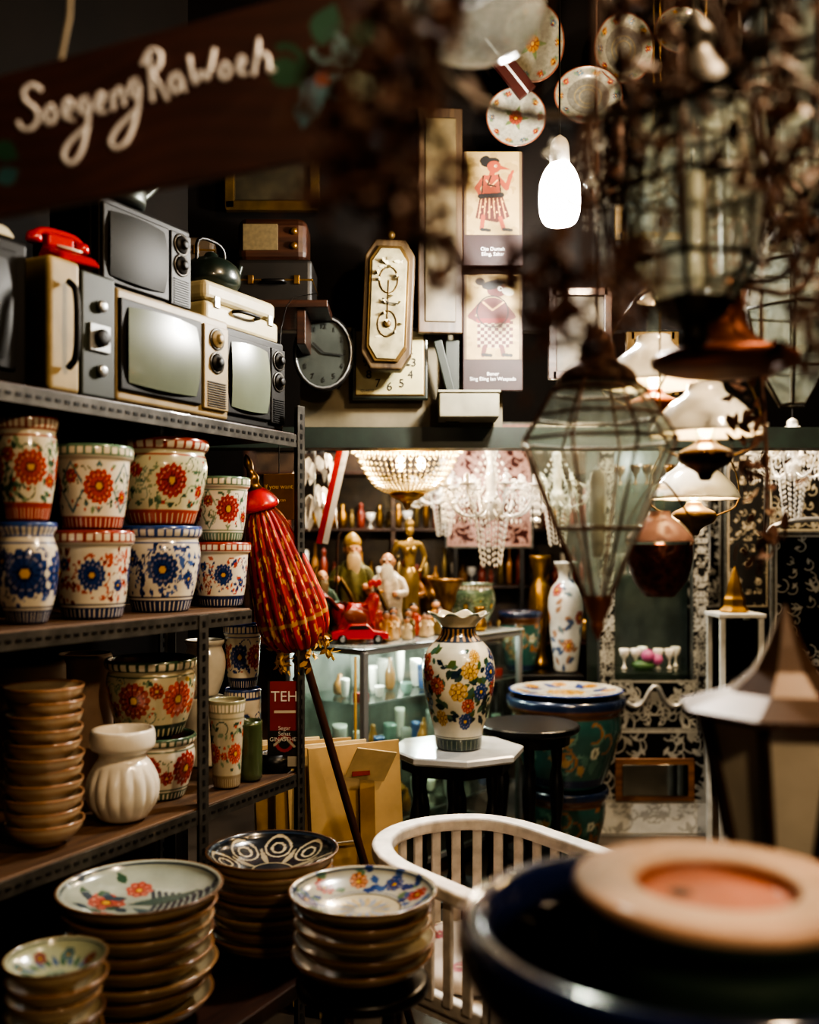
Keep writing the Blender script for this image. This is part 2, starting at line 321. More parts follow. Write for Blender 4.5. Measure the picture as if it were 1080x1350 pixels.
# ---------------------------------------------------------------- bowls
def bowlprof(R,h): return [(0,.004),(.40*R,.004),(.42*R,0),(.45*R,0),(.48*R,.12*h),(.72*R,.30*h),(.92*R,.62*h),(.985*R,.9*h),(R*1.01,.95*h),(R*1.01,.99*h),(.985*R,h),(.95*R,.97*h),(.88*R,.7*h),(.62*R,.38*h),(.35*R,.24*h),(0,.22*h)]
def bowlside(col='#c2ac86',rim='#8a6442',b2='#8a6a48',inn='#c8bb9c'):
    def f(T,Rr,Z,outer,h,rm):
        c=Can(T*rm,Z,col); c.band(.74*h,.79*h,b2); c.band(.45*h,.49*h,b2); c.put(Z>.92*h,rim); c.put(~outer,inn); c.put(~outer&(Z>.93*h),rim); c.put(outer&(Rr<.46*rm),'#8a6a4a'); return c.c
    return f
def bowltop(kind,seed=0):
    def f(T,Rr,Z,outer,h,rm):
        X=Rr*np.cos(T)/rm; Y=Rr*np.sin(T)/rm; c=Can(X,Y,'#c4b89c'); r=np.hypot(X,Y); rr=random.Random(seed)
        if kind=='blue':
            c.fill('#b9b7a8'); 
            for i in range(90): a=rr.random()*6.3; q=rr.uniform(.58,.92); c.leaf(q*math.cos(a),q*math.sin(a),.17,rr.random()*6.3,['#26407a','#3c5a90','#5a7a5a'][i%3])
            for i in range(9): a=i*.7+.3; c.flower(.76*math.cos(a),.76*math.sin(a),.14,['#b04a3a','#2a4480','#c07a48'][i%3],'#4a2018',8)
            c.put(r<.5,'#c9bfa4'); c.ring(0,0,.5,.012,'#3a2a20'); c.ring(0,0,.56,.012,'#2a4480')
            for i in range(22): a=i*.286; c.leaf(.1*math.cos(a),.1*math.sin(a),.3,a,['#6f82a0','#9a8a60'][i%2],.2)
        elif kind=='dark':
            c.fill('#181c22')
            for i in range(8):
                a=i*.785
                for k in (.10,.2): c.ring(.7*math.cos(a),.7*math.sin(a),k,.014,'#c0b498')
            for i in range(8): a=i*.785+.39; c.leaf(.25*math.cos(a),.25*math.sin(a),.5,a,'#9a9078',.1)
            c.put(r<.3,'#20242c'); c.ring(0,0,.3,.015,'#a89c80')
        elif kind=='swirl':
            c.fill('#a8b2a8')
            for i in range(10):
                c.line([(-.05+.1*i,-.85+.07*i),(.12+.085*i,-.4+.06*i),(.16+.075*i,.05+.03*i),(.02+.09*i,.5-.03*i)],.026,'#22344e')
            c.leaf(-.2,.1,.9,.3,'#3a5a58',.14); c.leaf(-.1,0,.8,-.6,'#3a5a68',.12)
            c.flower(-.45,.1,.24,'#b8584a','#7a2a1e',8); c.flower(-.15,.5,.17,'#b8584a','#7a2a1e',8); c.flower(-.35,-.35,.16,'#b8584a','#7a2a1e',7)
            for i in range(16): c.leaf(-.45+rr.uniform(-.4,.3),rr.uniform(-.6,.7),.2,rr.random()*6,['#3a5a48','#2a4458'][i%2])
        else:
            c.fill('#a8b098')
            for i in range(24): a=i*.26; c.leaf(.45*math.cos(a),.45*math.sin(a),.3,a+.5,['#4a6a58','#5a7090'][i%2],.2)
            for i in range(8): a=i*.785; c.flower(.72*math.cos(a),.72*math.sin(a),.13,['#5a7a80','#8a4a40'][i%2],'#2a4a50',6)
            c.flower(0,0,.3,'#6a8a80','#2a4a50',8)
        c.put(r>.965,'#8a6442'); c.put((r>.92)&(r<.935),'#2a3a50')
        c.put(outer,'#c2ac86'); c.put(outer&(Z>.92*h),'#6a4a30'); c.put(outer&(Z>.5*h)&(Z<.55*h),'#8a6a48')
        return c.c
    return f
def stack(name,x,y,z,R,h,n,dz,top,seed,jit=.004,side=None,Rtop=None):
    g=G(name,(x,y,z)); r=random.Random(seed)
    for i in range(n):
        R_=R*(r.uniform(.93,1.0)) if i<n-1 else (Rtop or R)
        l=(r.uniform(-jit,jit),r.uniform(-jit,jit),i*dz); tilt=(r.uniform(-.015,.015),r.uniform(-.015,.015),0)
        if i==n-1 and top: g.lathe('top_bowl',bowlprof(R_,h),glaze,l,200,170,2,paint=bowltop(top,seed))
        else: g.lathe(f'bowl_{i+1}',bowlprof(R_,h),glaze,l,72,44,2,tilt,paint=side or bowlside(col=['#c2ac86','#b09870','#c8b898'][i%3],rim=['#8a6442','#9c7a54','#6a4a34'][(i*2)%3]))
    return g
# bench & stool
g=G('wooden_bench',(SX,SY,0),RZ)
g.box('bench_top',(1.2,.34,.035),(.16,-.19,.5225),dwood)
for t in (-.40,.72):
    for q in (-.33,-.05): g.box('leg',(.045,.045,.505),(t,q,.2525),dwood)
g.box('stretcher',(1.1,.03,.05),(.16,-.33,.2),dwood)
BT=.541
stack('bowl_stack',-.55,2.0,BT,.158,.062,8,.030,'swirl',3,Rtop=.165)
stack('bowl_stack',-.603,1.68,BT,.085,.05,8,.0305,'leaf',5)
stack('bowl_stack',-.325,2.33,BT,.155,.066,7,.030,'dark',7)
g=G('round_stool',(-.095,2.0,0)); g.lathe('seat',[(0,.60),(.12,.60),(.135,.605),(.135,.625),(.12,.63),(0,.63)],black,seg=64,n=None,it=1)
for a in range(4): g.lathe('leg',[(0,0),(.012,0),(.018,.1),(.012,.3),(.02,.4),(.014,.6),(0,.6)],dwood,(.085*math.cos(a*1.57+.7),.085*math.sin(a*1.57+.7),0),seg=12,n=None)
g.tube('rung_ring',[(.085*math.cos(a*.4),.085*math.sin(a*.4),.2) for a in range(16)],.008,dwood,True)
stack('bowl_stack',-.095,2.0,.631,.150,.056,5,.0295,'blue',9)
g=G('wooden_crate',(-.50,1.17,0)); 
for z in (.3,.45,.60,.75): 
    g.box('slat_front',(.2,.014,.1),(0,-.1,z),dwood); g.box('slat_side',(.014,.2,.1),(.1,0,z),dwood)
for x in(-.09,.09):
    for y in (-.085,.085): g.box('corner_post',(.025,.025,.84),(x,y,.42),dwood)
# third shelf goods
p,t=sh(58,.1); stack('rough_bowl_stack',p.x,p.y,Z3+.001,.086,.055,11,.029,None,12,jit=.006,side=bowlside('#b89c7c','#a07858','#c0ac90','#b8a890'))
p,t=sh(162,.09); g=G('ribbed_ceramic_jar',(p.x,p.y,Z3+.001))
def ribs(R,Z,T):
    k=np.clip((Z-.01)/.03,0,1)*np.clip((.135-Z)/.03,0,1); return R*(1+.07*k*(np.abs(np.cos(T*8))-.5)),Z
g.lathe('ribbed_body',[(0,0),(.045,0),(.06,.01),(.082,.05),(.083,.09),(.065,.135),(.052,.145),(.056,.16),(.074,.168),(.076,.195),(.072,.215),(.064,.215),(.055,.17),(0,.16)],white,seg=160,n=70,mod=ribs)
p,t=sh(210,.165); g=G('flowered_planter',(p.x,p.y,Z3+.001)); g.lathe('glazed_body',potprof(.095,.16),glaze,seg=200,n=110,paint=potpaint(fl=(red,),leaf=gr,rimc='#4c6450',foot='#4c6450',nf=5,R=.28,seed=14),ph=-1.1)
g=G('flowered_planter',(p.x-.02,p.y,Z3+.162)); g.lathe('glazed_body',potprof(.118,.195),glaze,seg=260,n=150,paint=potpaint(base='#c0b698',fl=(ora,red,('#a84a3a','#5a1c18')),leaf=gr+('#b09040',),rimc='#3c5440',foot='#2c3c30',nf=6,R=.24,seed=15,foli=160),ph=-1.2)
for px,q,z,h,w,c in ((40,.40,Z3,.36,90,'#c8b49c'),(112,.405,Z3,.36,72,'#b89c84')):
    p,t=sh(px,q); g=G('clay_planter',(p.x,p.y,z+.001)); g.lathe('body',potprof(w/2/F*p.y,h,'cyl'),M('clay_'+c[1:],c,.6,var=.2))
g,p,r=pot('flowered_cup_vase',299,50,.07,Z3+.001,.235,'cup',potpaint(base='#bdb49c',fl=(ora,),leaf=gr,nf=4,R=.12,vy=.4,rimc='#8a8a70',foot='#8a7a60',seed=20,foli=80,inner='#b0a890'))
g,p,r=pot('white_ceramic_jar',270,54,.30,Z3+.001,.20,'cyl',lambda T,R,Z,o,h,rm:Can(T,Z,'#d4cfc0').c)
g,p,r=pot('white_ceramic_jar',270,56,.30,Z3+.203,.165,'round',lambda T,R,Z,o,h,rm:Can(T,Z,'#d4cfc0').c)
g,p,r=pot('blue_banded_canister',320,48,.22,Z3+.001,.22,'cyl',potpaint(fl=(blu,),leaf=bl,rimc='#26407a',nf=6,R=.12,seed=22))
g,p,r=pot('blue_banded_canister',320,52,.22,Z3+.222,.19,'tub',potpaint(fl=(blu,red),leaf=bl,rimc='#26407a',nf=6,R=.2,seed=23))
g,p,r=pot('green_ceramic_canister',330,32,.06,Z3+.001,.17,'cyl',lambda T,R,Z,o,h,rm:Can(T,Z,'#4a5638').c,seg=40,n=30)
p,t=sh(362,.07); g=G('tape_roll',(p.x,p.y,Z3+.001)); g.lathe('roll',[(.03,0),(.048,0),(.048,.05),(.03,.05),(.03,0)],black,n=None,it=0)
g=G('enamel_poster',loc_t(1.0,.03,Z3+.01),RZ-1.05)
def tea(c):
    c.fill('#12100e'); c.rect(3,48,37,110,'#8c1a16'); c.rect(3,3,37,16,'#b8b0a0'); c.ring(20,32,9,2,'#a02018'); c.line([(8,30),(20,40),(32,28)],1.5,'#c0b8a8'); c.rect(8,70,34,73,'#d8d0c0')
g.panel('sheet',.095,.25,40,110,tea,matte,nx=50); 
paintwhite=M('sign_white','#d9d6d4',.5,var=.08)
g.text('poster_lettering','TEH',.042,(0,-.002,.205),paintwhite); g.text('poster_small_print','Segar\nSehat\nGINASTHEL',.016,(0,-.002,.10),paintwhite)
p=at(368,655,3.0); g=G('brown_tin_sign',p,-.2); g.box('plate',(.1,.006,.14),(0,0,0),M('tin_brown','#6a4c28',.5)); g.text('lettering','If you want',.02,(0,-.005,.03),M('tin_yellow','#d0b060',.5)); g.text('lettering','You can',.014,(0,-.005,-.01),MC['tin_yellow']); g.tube('hanging_wire',[(0,.0,.07),(0,.0,.6),(0,.4,.72)],.0015,black)
# ---------------------------------------------------------------- televisions
scr=M('tv_screen','#646c5e',.3,var=.1,coat=.2); dark=M('dark_plastic','#12100e',.5,var=.3,spec=.3); tan=M('tan_plastic','#8c7a56',.45,var=.25)
def tv(name,t0,t1,q,z,h,body,bez,dep=.28,panel=True,scol=None):
    w=t1-t0; g=G(name,loc_t((t0+t1)/2,q,z),RZ)
    g.box('cabinet',(w,dep*.5,h-.01),(0,.02+dep*.25,h/2+.002),body,bevel=.012)
    g.box('rear_housing',(w*.75,dep*.5,h*.75),(0,dep*.72,h*.45),dark,bevel=.03)
    g.box('front_frame',(w,.03,h-.004),(0,.01,h/2+.002),bez,bevel=.008)
    sw=w*(.66 if panel else .84); sx=-w/2+.03*w+sw/2+ (.0 if panel else .03*w)
    g.box('screen_surround',(sw+.015,.012,h*.8),(sx,-.008,h*.51),dark,bevel=.012)
    n=14;V=[];Fc=[]
    for j in range(n):
        for i in range(n):
            a=i/(n-1)*2-1;b=j/(n-1)*2-1
            X=a*math.sqrt(1-.12*b*b);Y=b*math.sqrt(1-.12*a*a); V.append((sx+X*sw*.47,-.016-.014*(1-.5*(a*a+b*b)),h*.51+Y*h*.35))
    for j in range(n-1):
        for i in range(n-1): k=j*n+i; Fc.append((k,k+1,k+n+1,k+n))
    g.add('screen_glass',mk(V,Fc),scol or scr,smooth=True)
    if panel:
        cx=w/2-.15*w
        g.box('control_panel',(w*.24,.01,h*.82),(cx,-.01,h*.5),tan if bez!=dark else dark,bevel=.004)
        for k,zz in enumerate((.78,.55)): g.lathe('tuning_knob',[(0,0),(.022,0),(.022,.006),(.012,.009),(.011,.018),(0,.018)],dark if (k or bez==dark) else tan,(cx,-.015,h*zz),24,None,1,rot=(pi/2,0,0)); g.lathe('knob_ring',[(.024,0),(.028,0),(.028,.004),(.024,.004)],steel,(cx,-.014,h*zz),24,None,0,rot=(pi/2,0,0))
        g.scatter('speaker_grille',CUBE,[TM((cx,-.016,h*.12+j*.006),s=(w*.18,.003,.0025)) for j in range(11)],dark)
    return g
tv('television',.325,.725,.02,Z1+.001,.258,tan,tan)
tv('television',.745,1.02,.05,Z1+.001,.258,dark,dark)
tv('television',.345,.66,.09,Z1+.261,.225,dark,dark,panel=True,scol=M('screen_dim','#141512',.55,spec=.3))
tv('television',-.30,.115,.06,Z1+.001,.30,dark,dark,panel=False,scol=M('screen_dark','#100f0b',.4,coat=.2))
g=G('portable_radio',loc_t(.222,.0,Z1+.001),RZ)
g.box('green_case',(.10,.16,.27),(.045,.09,.135),M('green_case','#1c2419',.5),bevel=.006)
g.box('cream_case',(.085,.16,.28),(-.05,.09,.14),M('radio_cream','#98855a',.5),bevel=.01)
g.tube('carry_handle',[(-.05,0,.05),(-.05,-.025,.07),(-.05,-.025,.21),(-.05,0,.23)],.007,dark)
for z in (.06,.2): g.lathe('dial',[(0,0),(.014,0),(.012,.01),(0,.01)],alum,(.05,.008,z),24,None,1,rot=(pi/2,0,0))
g.box('tuner_plate',(.06,.008,.06),(.045,.008,.13),alum); g.lathe('tuner_dial',[(0,0),(.02,0),(.018,.012),(0,.012)],dark,(.045,.003,.13),24,None,1,rot=(pi/2,0,0))
g=G('typewriter_case',loc_t(.865,.07,Z1+.261),RZ)
g.box('case_base',(.33,.24,.06),(0,.12,.03),cream,bevel=.012); g.box('case_lid',(.32,.23,.055),(0,.12,.09),M('case_lid','#a39878',.5),bevel=.02)
g.tube('handle',[(-.05,0,.05),(-.045,-.025,.05),(.045,-.025,.05),(.05,0,.05)],.005,dark)
for x in (-.12,.12): g.box('latch',(.02,.006,.03),(x,-.002,.06),alum)
def phone(name,loc,col,rz,sc=1):
    m=M('phone_'+col[1:],col,.25,var=.05,coat=.6); g=G(name,loc,rz,sc=sc)
    V=[(-.07,-.08,0),(.07,-.08,0),(.07,.08,0),(-.07,.08,0),(-.06,-.06,.03),(.06,-.06,.03),(.05,.06,.075),(-.05,.06,.075)]
    g.add('base',mk(V,CUBE[1]),m,bevel=.012)
    g.lathe('rotary_dial',[(0,0),(.04,0),(.038,.008),(0,.01)],white,(0,-.01,.053),32,None,1,rot=(.35,0,0))
    g.tube('handset_grip',[(-.08,.05,.095),(-.05,.05,.115),(.05,.05,.115),(.08,.05,.095)],.012,m)
    for x in(-.08,.08): g.lathe('handset_cup',[(0,0),(.025,0),(.022,.03),(0,.032)],m,(x,.05,.07),24,None,1)
    g.box('cradle',(.09,.04,.04),(0,.05,.085),m,bevel=.008)
phone('rotary_telephone',loc_t(.235,.07,Z1+.283),'#b01210',RZ-.2,.72)
phone('rotary_telephone',loc_t(.03,.12,Z1+.303),'#c8c4b0',RZ,.85)
p=loc_t(.86,.18,Z1+.380); g=G('enamel_kettle',p,RZ)
ke=M('green_enamel','#1c2620',.3,coat=.4); g.lathe('body',[(0,0),(.06,0),(.085,.03),(.08,.07),(.05,.095),(.02,.1),(.018,.115),(0,.12)],ke); g.tube('bail_handle',[(-.06,0,.08),(-.06,0,.15),(.06,0,.15),(.06,0,.08)],.005,black); g.tube('spout',[(.07,0,.03),(.11,0,.06),(.13,0,.11)],.011,ke)
galv=M('galvanised_tin','#5a605c',.4,.7,var=.3)
g=G('watering_can',loc_t(.44,.14,Z1+.488),RZ); g.lathe('drum',[(0,0),(.075,0),(.08,.01),(.08,.13),(.075,.14),(.055,.15),(.05,.15),(.07,.12),(.07,.02),(0,.02)],galv,it=1); g.tube('spout',[(.07,0,.03),(.14,0,.09),(.22,0,.17)],.014,galv); g.lathe('rose',[(0,0),(.012,0),(.04,.05),(0,.055)],galv,(.215,0,.165),24,None,1,rot=(0,.9,0)); g.tube('handle',[(-.07,0,.03),(-.15,0,.08),(-.1,0,.19),(0,0,.2),(.05,0,.15)],.006,galv)
# wall shelf of cases beside clocks
g=G('wall_shelf',(-.66,3.42,2.30)); g.box('board',(.78,.34,.025),(0,0,0),dwood)
for x in (-.3,.3): g.box('bracket',(.03,.3,.12),(x,.0,-.07),dwood)
def suitcase(p,w,d,h,col,rz=0):
    g=G('leather_suitcase',p,rz); m=M('leather_'+col[1:],col,.5,var=.4); g.box('shell',(w,d,h),(0,0,h/2),m,bevel=.015); g.box('seam',(w+.004,d+.004,.006),(0,0,h*.55),brass)
    g.tube('handle',[(-.04,-d/2,h*.5),(-.035,-d/2-.025,h*.5),(.035,-d/2-.025,h*.5),(.04,-d/2,h*.5)],.006,black)
    for x in (-w*.3,w*.3): g.box('clasp',(.02,.008,.03),(x,-d/2-.003,h*.55),brass)
suitcase((-.80,3.42,2.314),.34,.22,.13,'#2c1c10'); suitcase((-.82,3.42,2.446),.30,.2,.1,'#3c3022',.1); suitcase((-.46,3.44,2.314),.26,.2,.16,'#14100c')
g=G('mantel_radio',(-.47,3.44,2.476)); g.box('case',(.24,.14,.15),(0,0,.075),WOOD('radio_wood','#24120a','#3c2214',.4,coat=.3),bevel=.03); g.box('grille_cloth',(.12,.006,.09),(-.04,-.071,.08),M('grille','#5a4c30',.8,scale=80)); 
for z in (.05,.1): g.lathe('knob',[(0,0),(.013,0),(.011,.014),(0,.014)],brass,(.075,-.07,z),16,None,1,rot=(pi/2,0,0))
g=G('ornate_gilt_frame',(-.50,3.60,2.83)); og=M('old_gilt','#5a4624',.45,.6,var=.5)
for a in range(2): g.box('rail',(.34,.03,.035),(0,0,(-.09,.09)[a]),og); g.box('stile',(.035,.03,.2),((-.155,.155)[a],0,0),og)
g.box('picture',(.28,.01,.15),(0,.01,0),M('old_painting','#2c2618',.5,var=.7,scale=12)); g.tube('nail',[(0,.0,.1),(0,.04,.1)],.004,black)
# ---------------------------------------------------------------- clocks
def clockface(g,r,mat,off,num=True,rad=.78,s=.028,hand=(10.2,3.2)):
    if num:
        for k in range(1,13):
            a=pi/2-k*pi/6; g.text('numeral',str(k),s,(r*rad*math.cos(a),off,r*rad*math.sin(a)),mat)
    for h,l,w in ((hand[0],.5,.006),(hand[1],.72,.004)):
        a=pi/2-h*pi/6; g.box('hand',(r*l,.002,w),(r*l/2*math.cos(a),off-.004,r*l/2*math.sin(a)),mat,(0,-a,0))
numb=M('numeral_black','#12100e',.5)
p=at(427,466,3.46); g=G('round_wall_clock',p,.0,rot=(-.06,0,0))
g.lathe('case',[(0,.0),(.098,0),(.1,.02),(.103,.03),(.098,.038),(.092,.034),(.088,.022),(0,.022)],black,seg=64,n=None,it=1,rot=(pi/2,0,0),loc=(0,.02,0)); g.lathe('face',[(0,.024),(.088,.0245)],M('dark_face','#3c403c',.3),seg=48,n=None,it=0,rot=(pi/2,0,0),loc=(0,.02,0)); g.tube('chrome_ring',[(.093*math.cos(a*.2618),-.016,.093*math.sin(a*.2618)) for a in range(24)],.003,alum,True)
clockface(g,.09,M('numeral_dark','#141614',.5),-.008,s=.02); g.e.scale=(1.05,1,1.35)
g.tube('wall_peg',[(0,.02,0),(0,.13,0)],.01,black)
p=at(514,480,3.56); g=G('square_wall_clock',p); g.box('case',(.275,.035,.262),(0,0,0),M('clock_green','#18201a',.35,coat=.4),bevel=.006)
g.box('trim_frame',(.25,.01,.236),(0,-.016,0),og); g.box('face',(.243,.01,.228),(0,-.019,0),M('clock_cream','#a8a078',.4,var=.12)); clockface(g,.105,numb,-.026,s=.042,rad=.82); g.text('maker_mark','QUARTZ',.012,(-.08,-.025,-.1),numb)
p=at(512,403,3.42); g=G('octagonal_pendulum_clock',p,rot=(0,.04,0))
def octa(w,h,c): return [(-w+c,-h),(w-c,-h),(w,-h+c*1.6),(w,h-c*1.6),(w-c,h),(-w+c,h),(-w,h-c*1.6),(-w,-h+c*1.6)]
def prism(g,part,pts,y0,y1,mat,bevel=.003):
    n=len(pts);V=[(x,y0,z) for x,z in pts]+[(x,y1,z) for x,z in pts]
    Fc=[tuple(range(n)),tuple(range(2*n-1,n-1,-1))]+[(i,i+n,(i+1)%n+n,(i+1)%n) for i in range(n)]
    return g.add(part,mk(V,Fc),mat,bevel=bevel)
prism(g,'outer_case',octa(.088,.225,.035),-.02,.05,WOOD('clock_wood','#2c2014','#5a482e',.5,axis=2),.008)
prism(g,'inner_frame',octa(.070,.2,.03),-.03,-.018,og); prism(g,'glass_front',octa(.060,.19,.028),-.034,-.029,M('clock_ivory','#8c8468',.4,var=.4,scale=25))
r=random.Random(2)
g.scatter('carved_relief',LEAF,[TM((r.uniform(-.04,.04),-.036,r.uniform(-.16,.16)),(pi/2,0,r.random()*6),.025) for k in range(34)],M('relief_ivory','#a89f80',.6))
for z in (.08,-.07): g.tube('ornament_ring',[(.032*math.cos(a*.4),-.037,z+.045*math.sin(a*.4)) for a in range(16)],.0018,og,True)
g.lathe('pendulum_bob',[(0,0),(.014,0),(.012,.006),(0,.008)],og,(0,-.036,-.07),24,None,1,rot=(pi/2,0,0)); g.tube('pendulum_rod',[(0,-.037,-.07),(0,-.037,.08)],.0015,og)
g.ball('finial',.015,(0,0,.245),og); g.tube('hanging_bracket',[(0,.05,.2),(0,.17,.2)],.006,black)
clockface(g,.05,numb,-.04,num=False)
p=at(580,292,3.5); g=G('tall_picture_frame',p,rot=(0,0,.1))
g.box('frame',(.16,.03,.80),(0,0,0),WOOD('frame_wood','#2c1e12','#4a3822',.5,axis=2),bevel=.006); g.box('canvas',(.11,.01,.72),(0,-.016,0),M('aged_canvas','#554930',.5,var=.6,scale=10))
g.tube('hook',[(0,.01,.4),(0,.1,.42)],.004,black)
PB='#a08858'
def aged(c,seed):
    rr=random.Random(seed); c.fill(PB)
    for i in range(50): c.ell(rr.uniform(0,73),rr.uniform(0,110),rr.uniform(2,7),rr.uniform(2,7),0,['#8e774a','#a98f5e','#947c4e'][i%3])
    for s_ in (0,70): c.rect(s_,0,s_+3,110,'#5c4828')
def way1(c):
    aged(c,1); B='#0c0a08'; S='#8a3a1e'
    c.ell(33,96,12,6,.2,B); c.ell(26,99,7,5,.5,B); c.ell(38,90,9,8,0,S); c.poly([(44,93),(60,86),(45,86)],S); c.ell(40,91,1.8,1.8,0,'#d8c8a0'); c.ell(40.5,91,1,1,0,B)
    c.seg((36,84),(34,76),3.5,S); c.poly([(24,78),(44,80),(47,50),(22,48)],S); c.seg((42,76),(54,62),3.4,S); c.seg((54,62),(59,78),2.8,S); c.seg((59,78),(62,84),1.8,S); c.seg((26,76),(16,62),3.4,S); c.seg((16,62),(22,50),2.8,S)
    c.poly([(20,52),(48,54),(58,24),(42,16),(14,22)],'#46160f'); c.seg((20,51),(48,53),3,B)
    for i in range(6): c.line([(22+i*5,48),(18+i*7,22)],.8,'#b08048')
    for i in range(10): c.ell(20+i*3.6,30+(i%3)*7,1.2,1.2,0,'#c09858')
    c.line([(24,78),(22,48)],.8,B); c.line([(44,80),(47,50)],.8,B); c.line([(28,72),(34,64),(42,72)],1,'#c89a60')
    c.seg((24,24),(22,8),2.8,S); c.seg((46,22),(50,8),2.8,S); c.seg((22,7),(32,6),2,B); c.seg((50,7),(60,6),2,B); c.line([(34,78),(30,66),(40,64)],1,B)
def way2(c):
    aged(c,2); B='#0c0a08'; S='#56201a'
    c.ell(36,62,20,18,0,S); c.ell(42,90,13,9,.1,S); c.ell(36,97,14,6,.2,B); c.ell(20,101,6,5,0,B); c.ell(56,88,8,5,-.3,'#c9c0a8'); c.ell(46,92,3.2,3.2,0,'#d9d0c0'); c.ell(47,92,1.4,1.4,0,B)
    c.seg((20,70),(8,56),3.8,S); c.seg((8,56),(22,48),3.4,S); c.seg((52,68),(62,56),3.8,S); c.seg((62,56),(50,50),3.2,S)
    c.poly([(16,50),(56,50),(62,22),(50,14),(16,16)],'#a89878')
    for i in range(10):
        for j in range(8):
            if (i+j)%2==0: c.poly([(16+i*4.6,15+j*4.4),(20.6+i*4.6,15+j*4.4),(20.6+i*4.6,19.4+j*4.4),(16+i*4.6,19.4+j*4.4)],'#46130f')
    c.seg((18,50),(56,50),3,'#7a1a14'); c.seg((26,16),(24,6),3,S); c.seg((48,16),(50,6),3,S); c.seg((24,6),(34,5),2,B); c.seg((50,6),(60,5),2,B)
    c.line([(24,74),(36,64),(50,74)],1.2,'#c89a60'); c.ring(36,62,20,.8,B)
for (y0,y1,wy,tx) in ((200,350,way1,'Ojo Dumeh\nEling, Sabar'),(362,515,way2,'Bener\nSing Eling lan Waspada')):
    d=3.52; b=at(650,y1,d); tp=at(650,y0,d); hh=tp.z-b.z; w=75/F*d; sp=.27*hh
    g=G('shadow_puppet_plaque',b,rot=(.0,0,0)); g.box('backboard',(w+.012,.02,hh),(0,.012,hh/2),M('plaque_red','#240c0a',.6),bevel=.003)
    g.panel('painting',w,hh-sp,73,110,wy,matte,(0,0,sp),nx=120); g.text('inscription',tx,.018,(0,-.001,sp*.45),paintwhite); g.tube('nail',[(0,.02,hh-.02),(0,.09,hh-.02)],.003,black)
def platep(T,R,Z,o,h,rm,seed=0):
    X=R*np.cos(T)/rm;Y=R*np.sin(T)/rm; c=Can(X,Y,'#8f8a78'); cols=['#a0503c','#a87838','#5a6c74']
    if seed==0: c.fill('#a8a494')
    for i in range(10): a=i*.628; c.leaf(.75*math.cos(a),.75*math.sin(a),.2,a+1,'#6a7a60'); c.flower(.8*math.cos(a),.8*math.sin(a),.1,cols[(i+seed)%3],'#6a3028',6)
    if seed<2:
        for i in range(5): a=i*1.25; c.leaf(0,0,.45,a,'#6a7a50',.16)
        c.flower(0,0,.24,cols[seed%3],'#7a3828',9)
    else: c.put(np.hypot(X,Y)<.6,'#6f6b60'); c.ring(0,0,.4,.02,'#8a7a58'); c.ring(0,0,.25,.02,'#8a7a58')
    c.put(np.hypot(X,Y)>.96,'#7a4a38'); return c.c
for k,(px,py,r,e) in enumerate(((680,156,40,1),(702,58,42,1.3),(775,128,46,.85),(822,66,40,1.2),(898,42,36,.9))):
    d=3.53; p=at(px,py,d); g=G('decorative_wall_plate',p)
    g.lathe('plate',[(0,.0),(.5,.0),(.55,-.02),(.62,0),(.95,.12),(1,.15),(.99,.16),(.93,.15),(.6,.04),(0,.03)],glaze,seg=110,n=60,sc=(r/F*d,r/F*d*e,r/F*d),rot=(pi/2,0,0),paint=lambda T,R,Z,o,h,rm,k=k:platep(T,R,Z,o,h,rm,k)); g.tube('wall_hook',[(0,.0,0),(0,.08,0)],.004,black)
for k,(px,py,w,h) in enumerate(((765,440,.2,.3),(860,250,.24,.34),(960,330,.26,.4),(1060,420,.3,.22),(1080,160,.24,.3),(860,480,.16,.2))):
    p=at(px,py,3.55); g=G('framed_picture',p)
    for s1 in (-1,1): g.box('rail',(w,.025,.03),(0,0,s1*h/2),[dwood,og][k%2]); g.box('stile',(.03,.025,h+.03),(s1*w/2,0,0),[dwood,og][k%2])
    g.box('print',(w-.02,.008,h-.02),(0,.005,0),M('print_%d'%(k%3),['#3c3424','#2c343a','#44261c'][k%3],.4,var=.8,scale=14)); g.tube('nail',[(0,0,h/2),(0,.08,h/2)],.004,black)
g=G('painted_wood_shield',at(668,88,3.45),rot=(0,.9,0)); g.box('board',(.24,.02,.07),(0,0,0),M('shield_red','#3a100d',.5)); g.box('stripe',(.24,.022,.010),(0,-.001,0),paintwhite); g.tube('bracket',[(0,.0,0),(0,.2,0)],.006,black)
g=G('dark_wall_bracket',at(590,500,3.5)); g.box('strut',(.03,.03,.28),(0,0,0),M('bracket_green','#16201a',.5),(0,-.25,0)); g.box('back_plate',(.05,.02,.3),(0.02,.06,0),MC['bracket_green'])
g=G('white_junction_box',at(618,535,3.47)); g.box('box',(.21,.16,.09),(.0,.04,.0),M('box_white','#7a7664',.6),bevel=.006); g.box('cover_lip',(.22,.17,.01),(.0,.04,.045),MC['box_white'])
